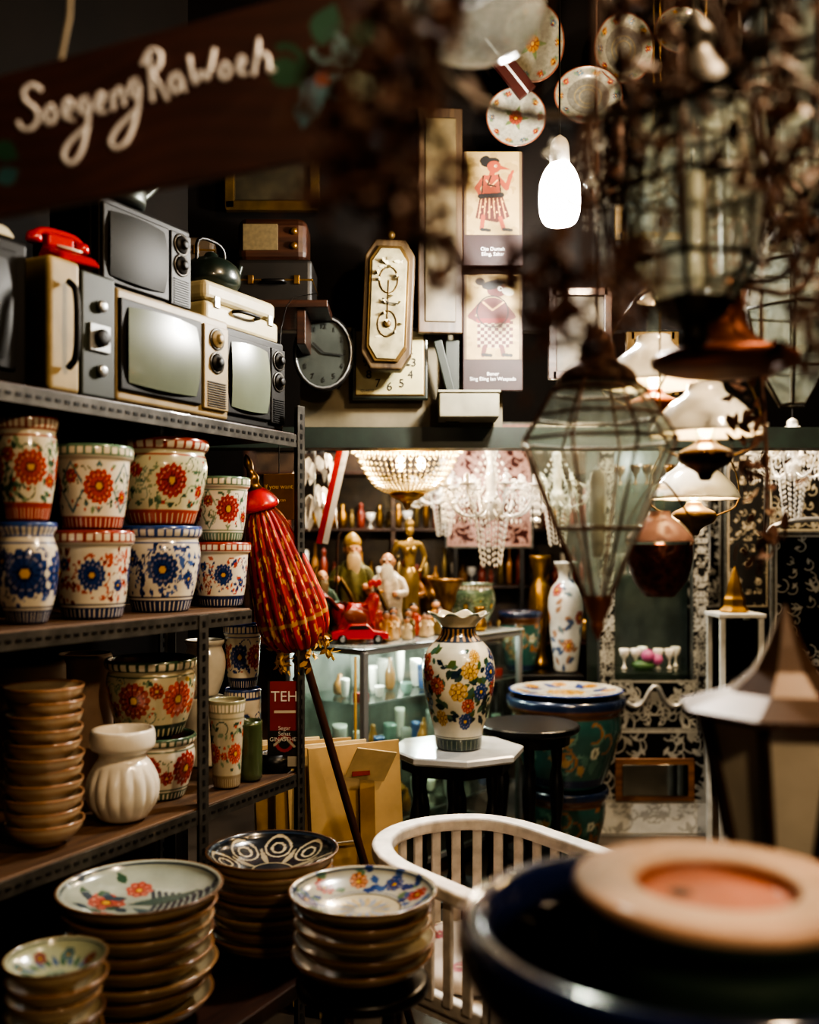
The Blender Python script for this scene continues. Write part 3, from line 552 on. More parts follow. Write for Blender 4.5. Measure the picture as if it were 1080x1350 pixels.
# ---------------------------------------------------------------- bulbs
WARM=(1,.74,.47); COOL=(1,.95,.86)
def bulb(name,p,warm,W,r=.05,em=60,size=.05,shape=1):
    g=G(name,p); col={'c':'#fffaf0','w':'#ffd9a0'}[warm]
    g.lathe('lamp_globe',[(0,-1.5*r),(.75*r,-1.4*r),(r,-.8*r),(r,.5*r),(.75*r,1.2*r),(.4*r,1.6*r)],M('bulb_glow_'+warm+str(em),col,.5,emit=em,var=0),n=30)
    g.lathe('socket',[(.45*r,1.5*r),(.5*r,1.6*r),(.45*r,2.6*r),(.1*r,2.9*r)],white,n=None); g.tube('cord',[(0,0,2.8*r),(0,0,3.695-p.z)],.003,black)
    g.light('light_source',(0,0,-2.2*r),W,{'c':COOL,'w':WARM}[warm],size)
bulb('added_key_bulb',at(738,258,2.95),'c',75,.062,110)
bulb('added_key_bulb',Vector((1.0,1.25,3.1)),'w',140,.05,30,.07)  # unseen key lamp, added overhead to light the left shelf fronts
bulb('added_key_bulb',Vector((.75,-.45,2.55)),'w',72,.05,30,.08)  # front fill added behind the camera to brighten bowl sides and sign
bulb('added_key_bulb',Vector((.15,5.0,3.0)),'c',200,.05,30,.1)
bulb('added_key_bulb',Vector((1.45,4.5,2.9)),'w',150,.05,30,.1)
# ---------------------------------------------------------------- sign
D=1.3; o0=at(230,140,D); g=G('painted_welcome_sign',o0)
q=lambda u,v,dy=0:(at(u,v,D)-o0)+Vector((0,dy,0))
cr=[(-70,120),(520,-45),(520,188),(-70,296)]
prism(g,'board',[(q(u,v).x,q(u,v).z) for u,v in cr][::-1],.002,.02,WOOD('sign_wood','#3a1e18','#5c3428',.45))
nxs,nys=240,80; gx=np.linspace(0,1,nxs); gy=np.linspace(0,1,nys); A,Bq=np.meshgrid(gx,gy); A=A.ravel();Bq=Bq.ravel()
U=-70+590*A; Vt=120-165*A; Vb=296-108*A; Vv=Vb+(Vt-Vb)*Bq
wd=np.stack([(U-230)/F*D,np.zeros_like(U),-(Vv-140)/F*D],1)
J,I=np.meshgrid(np.arange(nys-1),np.arange(nxs-1),indexing='ij'); a=J*nxs+I
me=mk(wd.tolist(),np.stack([a,a+1,a+nxs+1,a+nxs],-1).reshape(-1,4).tolist())
c=Can(U,Vv,'#4c2820')
c.c*= (0.85+.25*np.sin(Bq*46+np.sin(U*.02)*3)[:,None]*.4)
for (x,y,L,an,col) in ((350,90,55,.2,'#2c5a44'),(380,110,50,-.5,'#2c5a44'),(420,60,60,-1.2,'#3c6a5a'),(400,100,50,1.1,'#6a9aa8'),(420,100,55,.6,'#7aa8b4'),(440,120,50,-.2,'#5a8898'),(440,90,55,-.9,'#88b4bc'),(410,120,50,1.8,'#5a8898'),(450,110,60,.2,'#a8b8a8'),(460,60,50,-.8,'#2c5a44'),(-10,190,40,.5,'#2c5a44'),(-5,240,35,-.5,'#3a6a70')): c.leaf(x,y,L,an,col,.4)
c.ring(375,85,24,5,'#2c5a44',-2,2); c.ring(430,60,20,4,'#88b4bc',-1,3); c.ell(425,105,9,9,0,'#b86a4a')
setcol(me,c.c); g.add('painted_face',me,matte)
ST1=[[(58,120),(46,112),(32,121),(35,135),(50,144),(56,157),(46,172),(30,172),(25,162)],
[(72,140),(63,150),(66,165),(76,163),(81,151),(72,140)],[(91,152),(104,144),(100,131),(91,137),(91,157),(106,160)],
[(126,130),(115,133),(113,149),(123,153),(129,131),(126,165),(117,204),(101,220),(89,208),(97,190),(128,165)],
[(138,143),(150,134),(146,122),(138,131),(140,151),(154,148)],[(163,148),(161,121),(164,131),(170,117),(177,121),(178,142)],
[(199,106),(188,109),(186,126),(196,131),(201,107),(198,150),(184,188),(166,199),(157,190),(168,170),(201,142)]]
ST1=[[(25+(x-25)*.91,y) for x,y in s_] for s_ in ST1]
ST2=[[(202,136),(197,74)],[(188,88),(198,66),(213,70),(212,88),(200,99),(211,112),(222,134)],
[(238,98),(227,101),(224,117),(232,126),(239,113),(238,99),(244,123)],[(250,76),(257,118),(266,92),(274,112),(283,66)],
[(297,84),(290,93),(292,106),(301,104),(305,92),(297,84)],[(314,92),(324,84),(320,75),(314,82),(316,101),(328,98)],[(335,102),(343,44),(338,84),(348,70),(355,78),(354,98),(363,92)]]
g.tube('brush_lettering',[[q(u,v,-.003) for u,v in s_] for s_ in ST1+ST2],.0034,M('sign_lettering','#f4f4fa',.5,var=.03))
for u in (75,400):
    v=115-165/590*(u+70)+8; s0=q(u,v,.01); g.tube('hanging_rope',[s0,(s0.x+.02,s0.y,s0.z+.1),(s0.x+.03,s0.y,3.69-o0.z)],.003,M('rope','#a09684',.8))
# ---------------------------------------------------------------- iron floral chandelier (foreground)
C=Vector((.165,.87,1.94)); g=G('wrought_iron_chandelier',C)
g.tube('ring',[(.145*math.cos(a*.2618),.145*math.sin(a*.2618),0) for a in range(24)],.006,M('ring_iron','#3c342c',.5,.5),True)
g.tube('centre_rod',[(0,0,-.05),(0,0,1.75)],.0035,iron)
for a in range(4): A=a*pi/2+.3; g.tube('stay',[(.145*math.cos(A),.145*math.sin(A),0),(.08*math.cos(A),.08*math.sin(A),.12),(0,0,.3)],.003,iron)
def loc(u,v,d): return at(u,v,d)-C
cl=[(490,180,.74,.045,34),(430,235,.74,.024,14),(540,120,.76,.04,30),(545,275,.78,.032,24),(500,50,.74,.04,26),(585,345,.82,.028,14),(700,365,.86,.045,34),(780,395,.88,.055,60),(740,440,.88,.03,18),(840,350,.9,.03,16),(560,20,.78,.045,26),(600,230,.84,.018,8),(500,240,.76,.035,22),(440,130,.75,.03,12)]
mats=[]; curl=[]
r=random.Random(4)
for u,v,d,R,n in cl:
    c0=loc(u,v,d)
    for k in range(n): mats.append(TM(c0+Vector((r.gauss(0,R*.5),r.gauss(0,R*.5),r.gauss(0,R*.5))),(r.random()*6,r.random()*6,r.random()*6),r.uniform(.016,.030)))
    for k in range(3):
        a0=r.random()*6; curl.append([c0+Vector((math.cos(a0+t*1.1)*R*(1-t*.13),r.uniform(-.3,.3)*R,math.sin(a0+t*1.1)*R*(1-t*.13))) for t in range(6)])
g.scatter('leaves',LEAF,mats,iron,True); g.tube('scrolls',curl,.0025,iron)
arms=[[(0,0,-.03),loc(740,300,.86),loc(700,380,.86),loc(600,350,.82),loc(550,290,.78),loc(480,190,.74)],[loc(480,190,.74),loc(540,130,.76),loc(500,60,.74),loc(560,20,.78),(-.14,0,0)],[(0,0,-.03),loc(770,330,.87),loc(780,410,.88)],[loc(480,190,.74),loc(430,240,.74)]]
g.tube('arms',arms,.004,iron)
# ---------------------------------------------------------------- glass lanterns
def hexlantern(name,p,levels,seg,fr,glassm,rr,ph=.3):
    g=G(name,p); 
    g.lathe('glass_panes',levels,glassm,seg=seg,n=None,it=0,smooth=False,ph=ph)
    V=lambda r_,z,k:(r_*math.cos(ph+k*2*pi/seg),r_*math.sin(ph+k*2*pi/seg),z)
    g.tube('vertical_cames',[[V(r_,z,k) for r_,z in levels] for k in range(seg)],rr,fr,smooth=0)
    for r_,z in levels: g.tube('horizontal_came',[V(r_,z,k) for k in range(seg)],rr*1.15,fr,True)
    return g
p=Vector(at(788,582,1.7)); ofr=M('lantern_came','#7a5444',.45,.4,var=.3); dfr=M('dark_came','#2c2620',.5,.5,var=.4)
g=hexlantern('hanging_glass_lantern',p,[(.066,.10),(.085,.085),(.137,0),(.075,-.15),(.022,-.27)],8,ofr,glassl,.0028)
g.tube('upper_came',[(.112*math.cos(a*pi/4+.3),.112*math.sin(a*pi/4+.3),.042) for a in range(8)],.0028,ofr,True)
g.lathe('lid',[(.07,.10),(.062,.12),(.03,.14),(.028,.17),(.012,.19),(0,.2)],ofr,seg=32,n=None)
g.lathe('turned_tip',[(.022,-.265),(.026,-.27),(.02,-.29),(.01,-.31),(.012,-.32),(0,-.345)],M('tip_copper','#9a6450',.4,.5),seg=24,n=None)
g.lathe('candle_socket',[(0,-.2),(.012,-.2),(.014,-.06),(.01,-.05),(0,-.045)],white,seg=16,n=None); g.tube('chain',[(0,0,.19),(0,0,3.69-p.z)],.0025,iron)
p=at(915,250,1.3); g=hexlantern('hanging_glass_lantern',p,[(.05,.12),(.085,.09),(.095,.0),(.085,-.10),(.05,-.15)],6,dfr,glassl,.0035,.1)
g.tube('mid_came',[(.09*math.cos(a*pi/3+.1),.09*math.sin(a*pi/3+.1),.045) for a in range(6)],.003,dfr,True); g.lathe('crown',[(.055,.12),(.05,.14),(.02,.18),(.03,.2),(.008,.23),(0,.24)],dfr,seg=32,n=None); g.tube('chain',[(0,0,.23),(0,0,3.69-p.z)],.004,blackm); g.tube('inner_candle',[(0,0,-.13),(0,0,.02)],.012,white)
g.lathe('base_finial',[(.05,-.15),(.04,-.17),(.015,-.18),(.02,-.20),(0,-.22)],dfr,seg=24,n=None)
g.tube('outer_scrolls',[[(.1*math.cos(a),.1*math.sin(a),-.1),(.13*math.cos(a),.13*math.sin(a),-.02),(.105*math.cos(a),.105*math.sin(a),.06),(.125*math.cos(a),.125*math.sin(a),.12),(.09*math.cos(a),.09*math.sin(a),.15),(.05*math.cos(a),.05*math.sin(a),.12)] for a in [k*1.047+.1 for k in range(6)]],.0035,iron)
p=at(1055,110,1.45); g=hexlantern('hanging_glass_lantern',p,[(.05,.15),(.08,.10),(.09,.0),(.06,-.13),(.03,-.19)],6,dfr,glassl,.003,.4); g.lathe('crown',[(.055,.15),(.04,.18),(.015,.22),(0,.24)],dfr,seg=24,n=None); g.tube('chain',[(0,0,.23),(0,0,3.69-p.z)],.003,blackm)
p=at(1045,410,2.2); g=hexlantern('hanging_glass_lantern',p,[(.06,.15),(.10,.10),(.11,.0),(.08,-.13),(.03,-.21)],6,dfr,glassl,.003,.2); g.lathe('crown',[(.065,.15),(.04,.18),(.015,.22),(0,.24)],dfr,seg=24,n=None); g.tube('chain',[(0,0,.23),(0,0,3.69-p.z)],.003,blackm)
# oil lamps with opal shades
opal=M('opal_glass','#e8e6de',.15,var=.06,coat=.8)
def oillamp(name,p,R,shade,font,glow=0,low=1.8):
    g=G(name,p)
    def ruf(r_,Z,T):
        k=np.clip(-Z/(.2*R)+.2,0,1); return r_*(1+.04*k*np.cos(T*12)),Z
    g.lathe('opal_shade',[(.30*R,.85*R),(.33*R,.7*R),(.62*R,.5*R),(.9*R,.18*R),(R,-.05*R),(.98*R,-.08*R),(.88*R,.16*R),(.6*R,.46*R),(.28*R,.7*R)],shade,seg=96,n=40,mod=ruf)
    g.lathe('glass_chimney',[(.16*R,-.2*R),(.2*R,.3*R),(.13*R,.8*R),(.12*R,1.4*R)],glass,n=24)
    g.lathe('font',[(0,-.85*R),(.1*R,-.85*R),(.14*R,-.7*R),(.45*R,-.55*R),(.5*R,-.35*R),(.2*R,-.22*R),(.15*R,-.1*R),(0,-.1*R)],font,n=36)
    for s_ in (-1,1): g.tube('harp',[(s_*.48*R,0,-.42*R),(s_*1.02*R,0,-.2*R),(s_*.95*R,0,.6*R),(s_*.3*R,0,1.6*R),(0,0,1.8*R)],.0022,og)
    g.lathe('smoke_bell',[(.3*R,1.5*R),(.2*R,1.6*R),(.03*R,1.7*R),(0,1.75*R)],opal,seg=40,n=None); g.tube('chain',[(0,0,1.7*R),(0,0,3.69-p.z)],.002,og)
    if glow: g.light('flame_light',(0,0,.1*R),glow,(1,.62,.32),.02)
    return g
oillamp('hanging_oil_lamp',at(862,505,2.35),.13,opal,copper,glow=3)
oillamp('hanging_oil_lamp',at(930,570,2.0),.115,opal,M('dark_brass0','#3a2814',.3,.8,var=.4),glow=2)
oillamp('hanging_oil_lamp',at(915,655,2.6),.12,opal,og,glow=3)
g=oillamp('hanging_oil_lamp',at(870,712,2.1),.072,M('pink_opal','#d0a8a0',.2,coat=.7),copper,glow=.5)
g.lathe('pierced_gallery',[(.068,-.01),(.07,-.04),(.055,-.09),(.03,-.12)],M('pierced_copper','#5a3028',.4,.6,var=.7,scale=60,bump=.5),seg=40,n=20)
p=at(955,480,1.5); g=G('copper_ceiling_lamp',p); g.lathe('canopy',[(0,-.015),(.085,-.015),(.112,0),(.105,.014),(.06,.024),(.03,.06),(.025,.12),(.012,.13)],copper,seg=64,n=30); g.tube('stem',[(0,0,.12),(.03,.1,.4),(.03,.1,3.69-p.z)],.005,blackm)
g.tube('scroll_arms',[[(.02*math.cos(a),.02*math.sin(a),.12),(.12*math.cos(a),.12*math.sin(a),.1),(.15*math.cos(a),.15*math.sin(a),.2),(.1*math.cos(a),.1*math.sin(a),.26),(.07*math.cos(a),.07*math.sin(a),.2)] for a in [k*1.05 for k in range(6)]],.005,iron)
g=G('iron_leaf_garland',at(1000,650,1.8)); r=random.Random(9)
g.scatter('leaves',LEAF,[TM((r.gauss(0,.022)+.03*math.sin(k*.08),r.gauss(0,.02),-.14+k*.0045),(r.random()*6,r.random()*6,r.random()*6),r.uniform(.02,.04)) for k in range(90)],iron,True); g.tube('stem',[(.0,0,-.15),(.02,0,0),(0,0,.3),(.03,0,3.69-g.e.location.z)],.004,iron)
for (u,v,dd,n_) in ((1075,330,1.1,110),(1010,60,1.0,80),(860,60,1.05,60)):
    g=G('iron_leaf_garland',at(u,v,dd)) 
    g.scatter('leaves',LEAF,[TM((r.gauss(0,.03),r.gauss(0,.03),-.14+k*.3/n_),(r.random()*6,r.random()*6,r.random()*6),r.uniform(.02,.035)) for k in range(n_)],iron,True); g.tube('stem',[(.0,0,-.15),(.02,0,0),(0,0,.3),(.03,0,3.69-g.e.location.z)],.004,iron)
    g.tube('scrolls',[[(math.cos(a0+t)*.05*(1-t*.1),.02*a0-.05,.05*a0-.1+math.sin(a0+t)*.05*(1-t*.1)) for t in range(7)] for a0 in range(5)],.004,iron)
p=at(625,25,1.35); g=G('glass_dome_pendant',p); g.lathe('dome',[(0,-.05),(.05,-.045),(.09,-.02),(.1,.03),(.06,.08),(.02,.1)],GLASS('thick_glass','#cfd4d2',.3,.6,'#d9dcda'),seg=48,n=30); g.tube('stem',[(0,0,.08),(0,0,3.69-p.z)],.005,blackm)
# ---------------------------------------------------------------- post lantern right
p=Vector((.533,1.4,0)); g=G('brass_post_lantern',p)
bz=M('bronze','#3c2a1e',.45,.35,var=.4); pn=M('frosted_pane','#c8c0b0',.3,var=.25,scale=8,coat=.4)
g.lathe('pagoda_roof',[(0,1.42),(.006,1.41),(.012,1.395),(.026,1.36),(.046,1.325),(.08,1.295),(.15,1.272),(.15,1.264),(.12,1.262),(0,1.262)],bz,seg=8,n=None,it=0,smooth=False,ph=.2)
g.lathe('frosted_panes',[(.118,1.262),(.078,1.08)],pn,seg=8,n=None,it=0,smooth=False,ph=.2)
g.tube('glazing_bars',[[(.12*math.cos(.2+k*pi/4),.12*math.sin(.2+k*pi/4),1.262),(.08*math.cos(.2+k*pi/4),.08*math.sin(.2+k*pi/4),1.08)] for k in range(8)],.008,bz,smooth=0)
g.lathe('collar',[(0,1.08),(.085,1.08),(.09,1.07),(.06,1.04),(.03,1.02),(.02,1.0),(.02,.05),(.09,.03),(.1,0),(0,0)],bz,seg=24,n=None,it=0)
# ---------------------------------------------------------------- foreground glazed pots
g=G('large_blue_planter',(.285,1.0,0))
def bigp(T,R,Z,o,h,rm):
    c=Can(T*rm,Z,'#16281f',2*pi*rm)
    for i in range(40): c.leaf(i*.045,.85+.02*(i%5),.07,i,['#0f1840','#3c5a50'][i%2])
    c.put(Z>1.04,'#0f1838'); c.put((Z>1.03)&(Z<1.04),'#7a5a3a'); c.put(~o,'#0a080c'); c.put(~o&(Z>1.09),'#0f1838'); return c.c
g.lathe('glazed_body',[(0,.62),(.13,.62),(.15,.64),(.19,.8),(.2,.98),(.19,1.03),(.225,1.06),(.238,1.09),(.238,1.115),(.225,1.125),(.205,1.12),(.19,1.09),(.17,1.0),(.14,.68),(0,.67)],VC('cobalt_painted',.12,1),seg=160,n=120,paint=bigp)
g.box('pedestal_crate',(.32,.32,.60),(0,0,.305),dwood); g.box('crate_top',(.34,.34,.02),(0,0,.61),dwood)
p=at(945,1158,.98); g=G('terracotta_rim_planter',(p.x,p.y,0)); zt=p.z
def tr(T,R,Z,o,h,rm):
    X=R*np.cos(T);Y=R*np.sin(T)
    c=Can(T*rm,Z,'#1c3428'); c.put(Z>zt-.012,'#a88670'); c.put(~o,'#b06a50'); c.put(~o&(R>.078),'#b89a84'); c.put(~o&(R<.078)&(R>.070),'#8a4c34'); c.put(~o&(R<.065)&(np.hypot(X+.03,Y-.022)<.012),'#0a0504'); return c.c
g.lathe('planter_body',[(0,zt-.45),(.08,zt-.45),(.10,zt-.3),(.125,zt-.07),(.12,zt-.045),(.139,zt-.024),(.142,zt-.008),(.136,zt),(.084,zt-.001),(.078,zt-.006),(.073,zt-.020),(.03,zt-.022),(0,zt-.022)],VC('terracotta_painted',.6,.05),seg=140,n=220,it=1,paint=tr)
# ---------------------------------------------------------------- chair
wp=M('worn_white_paint','#d8d0c6',.45,var=.25,scale=24); g=G('white_tub_armchair',(.0,2.66,0),-pi/4)
hw=.24; L=.54
def U_(s_,r=hw,x0=0):
    return [(L,-r),(.3,-r)]+[(hw-r*math.sin(a)*1.0,-r*math.cos(a)) for a in np.linspace(0,pi,17)]+[(.3,r),(L,r)]
up=U_(0); Pn=resample(np.array(up),60)
zr=lambda x:.755-.03*max(0,(x-.1)/.4)
def ribbon(g,part,P2,w,z0f,th,mat):
    V=[];Fc=[];n=len(P2)
    for i,(x,y) in enumerate(P2):
        a=P2[max(0,i-1)];b=P2[min(n-1,i+1)]; t=np.array(b)-np.array(a); t/=np.linalg.norm(t); nn=np.array((-t[1],t[0])); z=z0f(x)
        for s1,s2 in ((-1,0),(1,0),(1,1),(-1,1)): V.append((x+nn[0]*w/2*s1,y+nn[1]*w/2*s1,z-th+th*s2))
    for i in range(n-1):
        for k in range(4): a=i*4+k;b=i*4+(k+1)%4; Fc.append((a,b,b+4,a+4))
    Fc+= [(3,2,1,0),tuple(4*(n-1)+k for k in range(4))]
    return g.add(part,mk(V,Fc),mat,bevel=.009)
ribbon(g,'curved_arm_rail',Pn.tolist(),.052,zr,.036,wp)
ribbon(g,'lower_rail',[tuple(x) for x in resample(np.array(U_(0,.225)),50).tolist()],.03,lambda x:.47,.04,wp)
S_=resample(np.array(up),24)
for x,y in S_[1:-1]: g.box('back_slat',(.012,.026,zr(x)-.47),(x,y,(zr(x)-.02+.46)/2),wp,(0,0,math.atan2(y,x-hw) if x<hw else pi/2))
prism2=[(x,y) for x,y in resample(np.array(U_(0,.23)),40).tolist()]
n=len(prism2); V=[(x,y,.41) for x,y in prism2]+[(x,y,.44) for x,y in prism2]
g.add('seat',mk(V,[tuple(range(n-1,-1,-1)),tuple(range(n,2*n))]+[(i,(i+1)%n,(i+1)%n+n,i+n) for i in range(n)]),wp)
def cush(T,R,Z,o,h,rm):
    c=Can(R*np.cos(T),R*np.sin(T),'#b8aa9c'); rr=random.Random(1)
    for i in range(22): c.flower(rr.uniform(-rm,rm),rr.uniform(-rm,rm),.026,'#9a3c44','#6a2a30',5,cen='#c0a080')
    return c.c
g.lathe('seat_cushion',[(0,.442),(.18,.442),(.205,.46),(.19,.49),(0,.5)],matte,(.24,0,0),96,60,paint=cush)
for x,y in ((L-.02,-hw),(L-.02,hw),(.09,-.16),(.09,.16)): g.box('leg',(.035,.035,.43 if x<.3 else zr(L)-.02),(x,y,.215 if x<.3 else (zr(L)-.02)/2),wp)
g.box('front_apron',(.025,hw*2,.06),(L-.02,0,.38),wp)
# ---------------------------------------------------------------- tables
legp=[(0,0),(.018,0),(.022,.03),(.012,.06),(.02,.12),(.028,.2),(.014,.26),(.024,.3),(.014,.34),(.026,.42),(.03,.5),(.014,.56),(.022,.6),(.022,.70),(0,.70)]
def table(name,x,y,R,h,top,seg=8,ph=.39):
    g=G(name,(x,y,0))
    g.lathe('table_top',[(0,h-.03),(R*.96,h-.03),(R,h-.022),(R,h-.005),(R*.97,h),(0,h)],top,seg=seg,n=None,it=0,ph=ph,smooth=False)
    g.lathe('apron',[(R*.8,h-.08),(R*.82,h-.031),(0,h-.031)],black,seg=seg,n=None,it=0,ph=ph,smooth=False)
    for a in range(6): A=a*pi/3+.4; g.lathe('turned_leg',[(u*1.0,v*(h-.035)/.70) for u,v in legp],black,(R*.62*math.cos(A),R*.62*math.sin(A),0),seg=20,n=None)
    g.lathe('lower_shelf',[(0,.2),(R*.66,.2),(R*.68,.21),(R*.66,.22),(0,.22)],black,seg=seg,n=None,it=0,ph=ph,smooth=False)
marble=M('white_marble','#c8c7c4',.2,var=.25,scale=6,coat=.6)
table('marble_top_table',.175,3.68,.255,.752,marble,8,.1)
table('dark_side_table',.50,4.12,.21,.76,black,24)
def vp(T,R,Z,o,h,rm):
    per=2*pi*rm; c=Can(T*rm,Z,'#cdc4ac',per); rr=random.Random(5)
    for i in range(300): c.leaf(rr.random()*per,rr.uniform(.10,.365),rr.uniform(.025,.05),rr.random()*6.3,['#2c4234','#43604a','#20303a','#4a5a30'][i%4],.3)
    cols=[('#a83a2c','#4c100c'),('#2a4274','#14204c'),('#c0984c','#6a4418'),('#c0583c','#6a2018'),('#7a92a0','#2a3c50'),('#8c2420','#400c0c')]
    k=0
    for row,(v,n_,rad) in enumerate(((.12,7,.032),(.175,9,.036),(.235,9,.040),(.295,9,.038),(.345,8,.028))):
        for i in range(n_):
            if rr.random()<.1: continue
            co=cols[(k*5+row)%6]; c.flower((i+.5*(row%2))*per/n_+rr.uniform(-.014,.014),v+rr.uniform(-.014,.014),rad*rr.uniform(.75,1.05),co[0],co[1],[7,9,11][k%3],rot=rr.random()); k+=1
    c.band(0,.045,'#1c3024'); c.put((Z<.04)&(np.abs((c.u/(per/30))%1-.5)<.06),'#8a8870'); c.band(.045,.05,'#cdc4ac'); c.band(.05,.054,'#1c3024')
    c.band(.395,.45,'#2b3444'); c.put((Z>.40)&(Z<.445)&(np.abs((c.u/(per/22))%1-.5)<.2),'#b08a5a'); c.band(.45,.458,'#cdc4ac')
    c.put(Z>.458,'#c8c0a4'); c.put(Z>.494,'#5c6450'); c.put(~o,'#a89c80'); return c.c
def ruffle(R,Z,T):
    k=np.clip((Z-.455)/.04,0,1); return R*(1+.09*k*np.cos(T*8)),Z+.007*k*np.cos(T*8)
g=G('flowered_ruffled_vase',(.182,3.66,.753)); g.lathe('vase_body',[(0,0),(.082,0),(.086,.01),(.088,.05),(.1,.1),(.128,.2),(.138,.29),(.125,.355),(.085,.4),(.062,.425),(.066,.455),(.09,.48),(.112,.495),(.108,.5),(.085,.48),(.055,.44),(.05,.42),(0,.42)],glaze,seg=320,n=230,paint=vp,mod=ruffle,ph=.5)
def gard(T,R,Z,o,h,rm):
    per=2*pi*rm; c=Can(T*rm,Z,'#2c5048',per); rr=random.Random(3)
    for i in range(24): c.ring(rr.random()*per,rr.uniform(.3,.7)*h,.1*h,.014*h,['#5a7a68','#8a6038'][i%2],-2,2)
    for i in range(40): c.leaf(rr.random()*per,rr.uniform(.25,.75)*h,.16*h,rr.random()*6,['#8a5c34','#44685a','#9a7a4c'][i%3])
    for i in range(9): c.flower((i+.5)*per/9,(.45+.12*(i%2))*h,.07*h,'#b8b8a0','#6a6a58',5)
    c.band(.8*h,.9*h,'#6a4428'); c.band(.9*h,2*h,'#1c2840'); c.band(.05*h,.14*h,'#1c2840'); c.put(~o,'#0c0c10'); return c.c
def gar(r,h): return [(0,0),(.6*r,0),(.64*r,.05*h),(.78*r,.3*h),(.94*r,.62*h),(.93*r,.78*h),(.9*r,.82*h),(1*r,.88*h),(1.02*r,.96*h),(r,h),(.92*r,h),(.85*r,.85*h),(.6*r,.1*h),(0,.1*h)]
g=G('glazed_garden_pot',(.745,4.7,.001)); g.lathe('glazed_body',gar(.2,.36),glaze,seg=160,n=90,paint=gard)
g=G('glazed_garden_pot',(.745,4.7,.362)); g.lathe('glazed_body',gar(.28,.43),glaze,seg=200,n=120,paint=gard,ph=.6)
def yp(T,R,Z,o,h,rm):
    X=R*np.cos(T)/rm;Y=R*np.sin(T)/rm; c=Can(X,Y,'#c0bcae')
    for i in range(8): a=i*.785; c.leaf(.5*math.cos(a),.5*math.sin(a),.4,a+.8,'#2a4480',.3); c.flower(.75*math.cos(a),.75*math.sin(a),.14,'#c08a20','#7a4a10',6)
    c.flower(0,0,.35,'#c99a28','#8a5a10',8); c.put(np.hypot(X,Y)>.95,'#2a4480'); return c.c
g=G('decorative_plate',(.745,4.7,.793)); g.lathe('plate',[(0,0),(.18,0),(.27,.02),(.275,.028),(.26,.03),(.17,.012),(0,.01)],glaze,seg=160,n=80,paint=yp)
# ---------------------------------------------------------------- cardboard bundle
cb=M('cardboard','#a88a58',.8,var=.2,scale=8); cb2=M('cardboard_light','#c4ae80',.8,var=.2)
g=G('cardboard_bundle',(-.20,3.22,0),.35)
for k in range(8):
    y=-.03+k*.028; g.box(f'sheet_{k+1}',(.31-.012*k,.010,.85-.015*((k*3)%4)),(.03-.03*k+.02*(k%2),y,.43),[cb,cb2][k%2],(-.06,.03*((k%3)-1),0),bevel=.001)
g.box('torn_flap',(.14,.004,.12),(.05,-.085,.80),cb2,(.5,.2,.1)); g.tube('twine',[(-.16,-.05,.55),(.16,-.045,.55)],.003,MC['rope']); g.box('packing_tape',(.05,.002,.7),(.05,-.062,.45),M('tape_brown','#8a6c40',.3),(-.06,0,0))
g.box('printed_label',(.06,.002,.05),(.02,-.075,.79),M('label_red','#8a2a24',.6),(-.06,0,0))
# ---------------------------------------------------------------- umbrella
A=at(325,603,2.78); B=at(484,1150,3.0); dirv=(B-A).normalized(); gr_=A+dirv*((A.z-.0)/-dirv.z)
g=G('folded_parasol',A); qd=dirv.to_track_quat('Z','Y'); g.e.rotation_mode='QUATERNION'; g.e.rotation_quaternion=qd
LL=(gr_-A).length
g.tube('pole',[(0,0,.1),(0,0,LL)],.013,M('pole_wood','#3c2218',.4))
def silk(T,R,Z,o,h,rm):
    c=Can(T*rm,Z,'#a8120e'); rr=random.Random(2)
    for i in range(900): u=rr.random()*2*pi*rm; v=rr.uniform(.14,.54); c.seg((u,v),(u,v+rr.uniform(.006,.02)),.0020,['#d8aa48','#e0a850','#5a0806'][i%3])
    c.put(((T*12/pi)%1<.10)&(Z>.15),'#4a0806'); c.band(0,.1,'#8a7038'); c.put((Z>.475)&(Z<.485),'#b88a38'); return c.c
def pleat(R,Z,T):
    k=np.clip((Z-.12)/.06,0,1); return R*(1+.16*k*np.abs(np.sin(T*9))-.04+.03*np.sin(T*4)*k),Z
g.lathe('pleated_silk_canopy',[(.028,.10),(.034,.12),(.028,.14),(.048,.18),(.068,.27),(.082,.37),(.094,.46),(.088,.53),(.06,.57),(.012,.575)],matte,seg=260,n=180,mod=pleat,paint=silk)
g.lathe('gilded_finial',[(0,-.01),(.008,0),(.014,.02),(.008,.04),(.02,.06),(.012,.08),(.026,.1),(.03,.115)],brass,n=40,seg=24)
g.lathe('red_cap',[(.012,.085),(.04,.11),(.056,.14),(.05,.155),(.03,.15)],redp,n=20,seg=32)
r=random.Random(8)
g.scatter('gold_tassels',LEAF,[TM((.078*math.cos(a:=r.random()*6.3),.078*math.sin(a),.56+r.uniform(-.02,.06)),(r.random()*6,r.random()*6,r.random()*6),r.uniform(.016,.032)) for k in range(120)],M('tassel_gold','#c89a38',.4,.3))
g=G('bead_tassel_strand',at(392,800,2.84)); 
g.scatter('beads',OCT,[TM((.006*math.sin(k),.0,-k*.013),s=.008 if k%4 else .013) for k in range(30)],M('dark_beads','#2c1c14',.3)); g.tube('cord',[(0,0,.12),(0,0,-.4)],.0015,black)
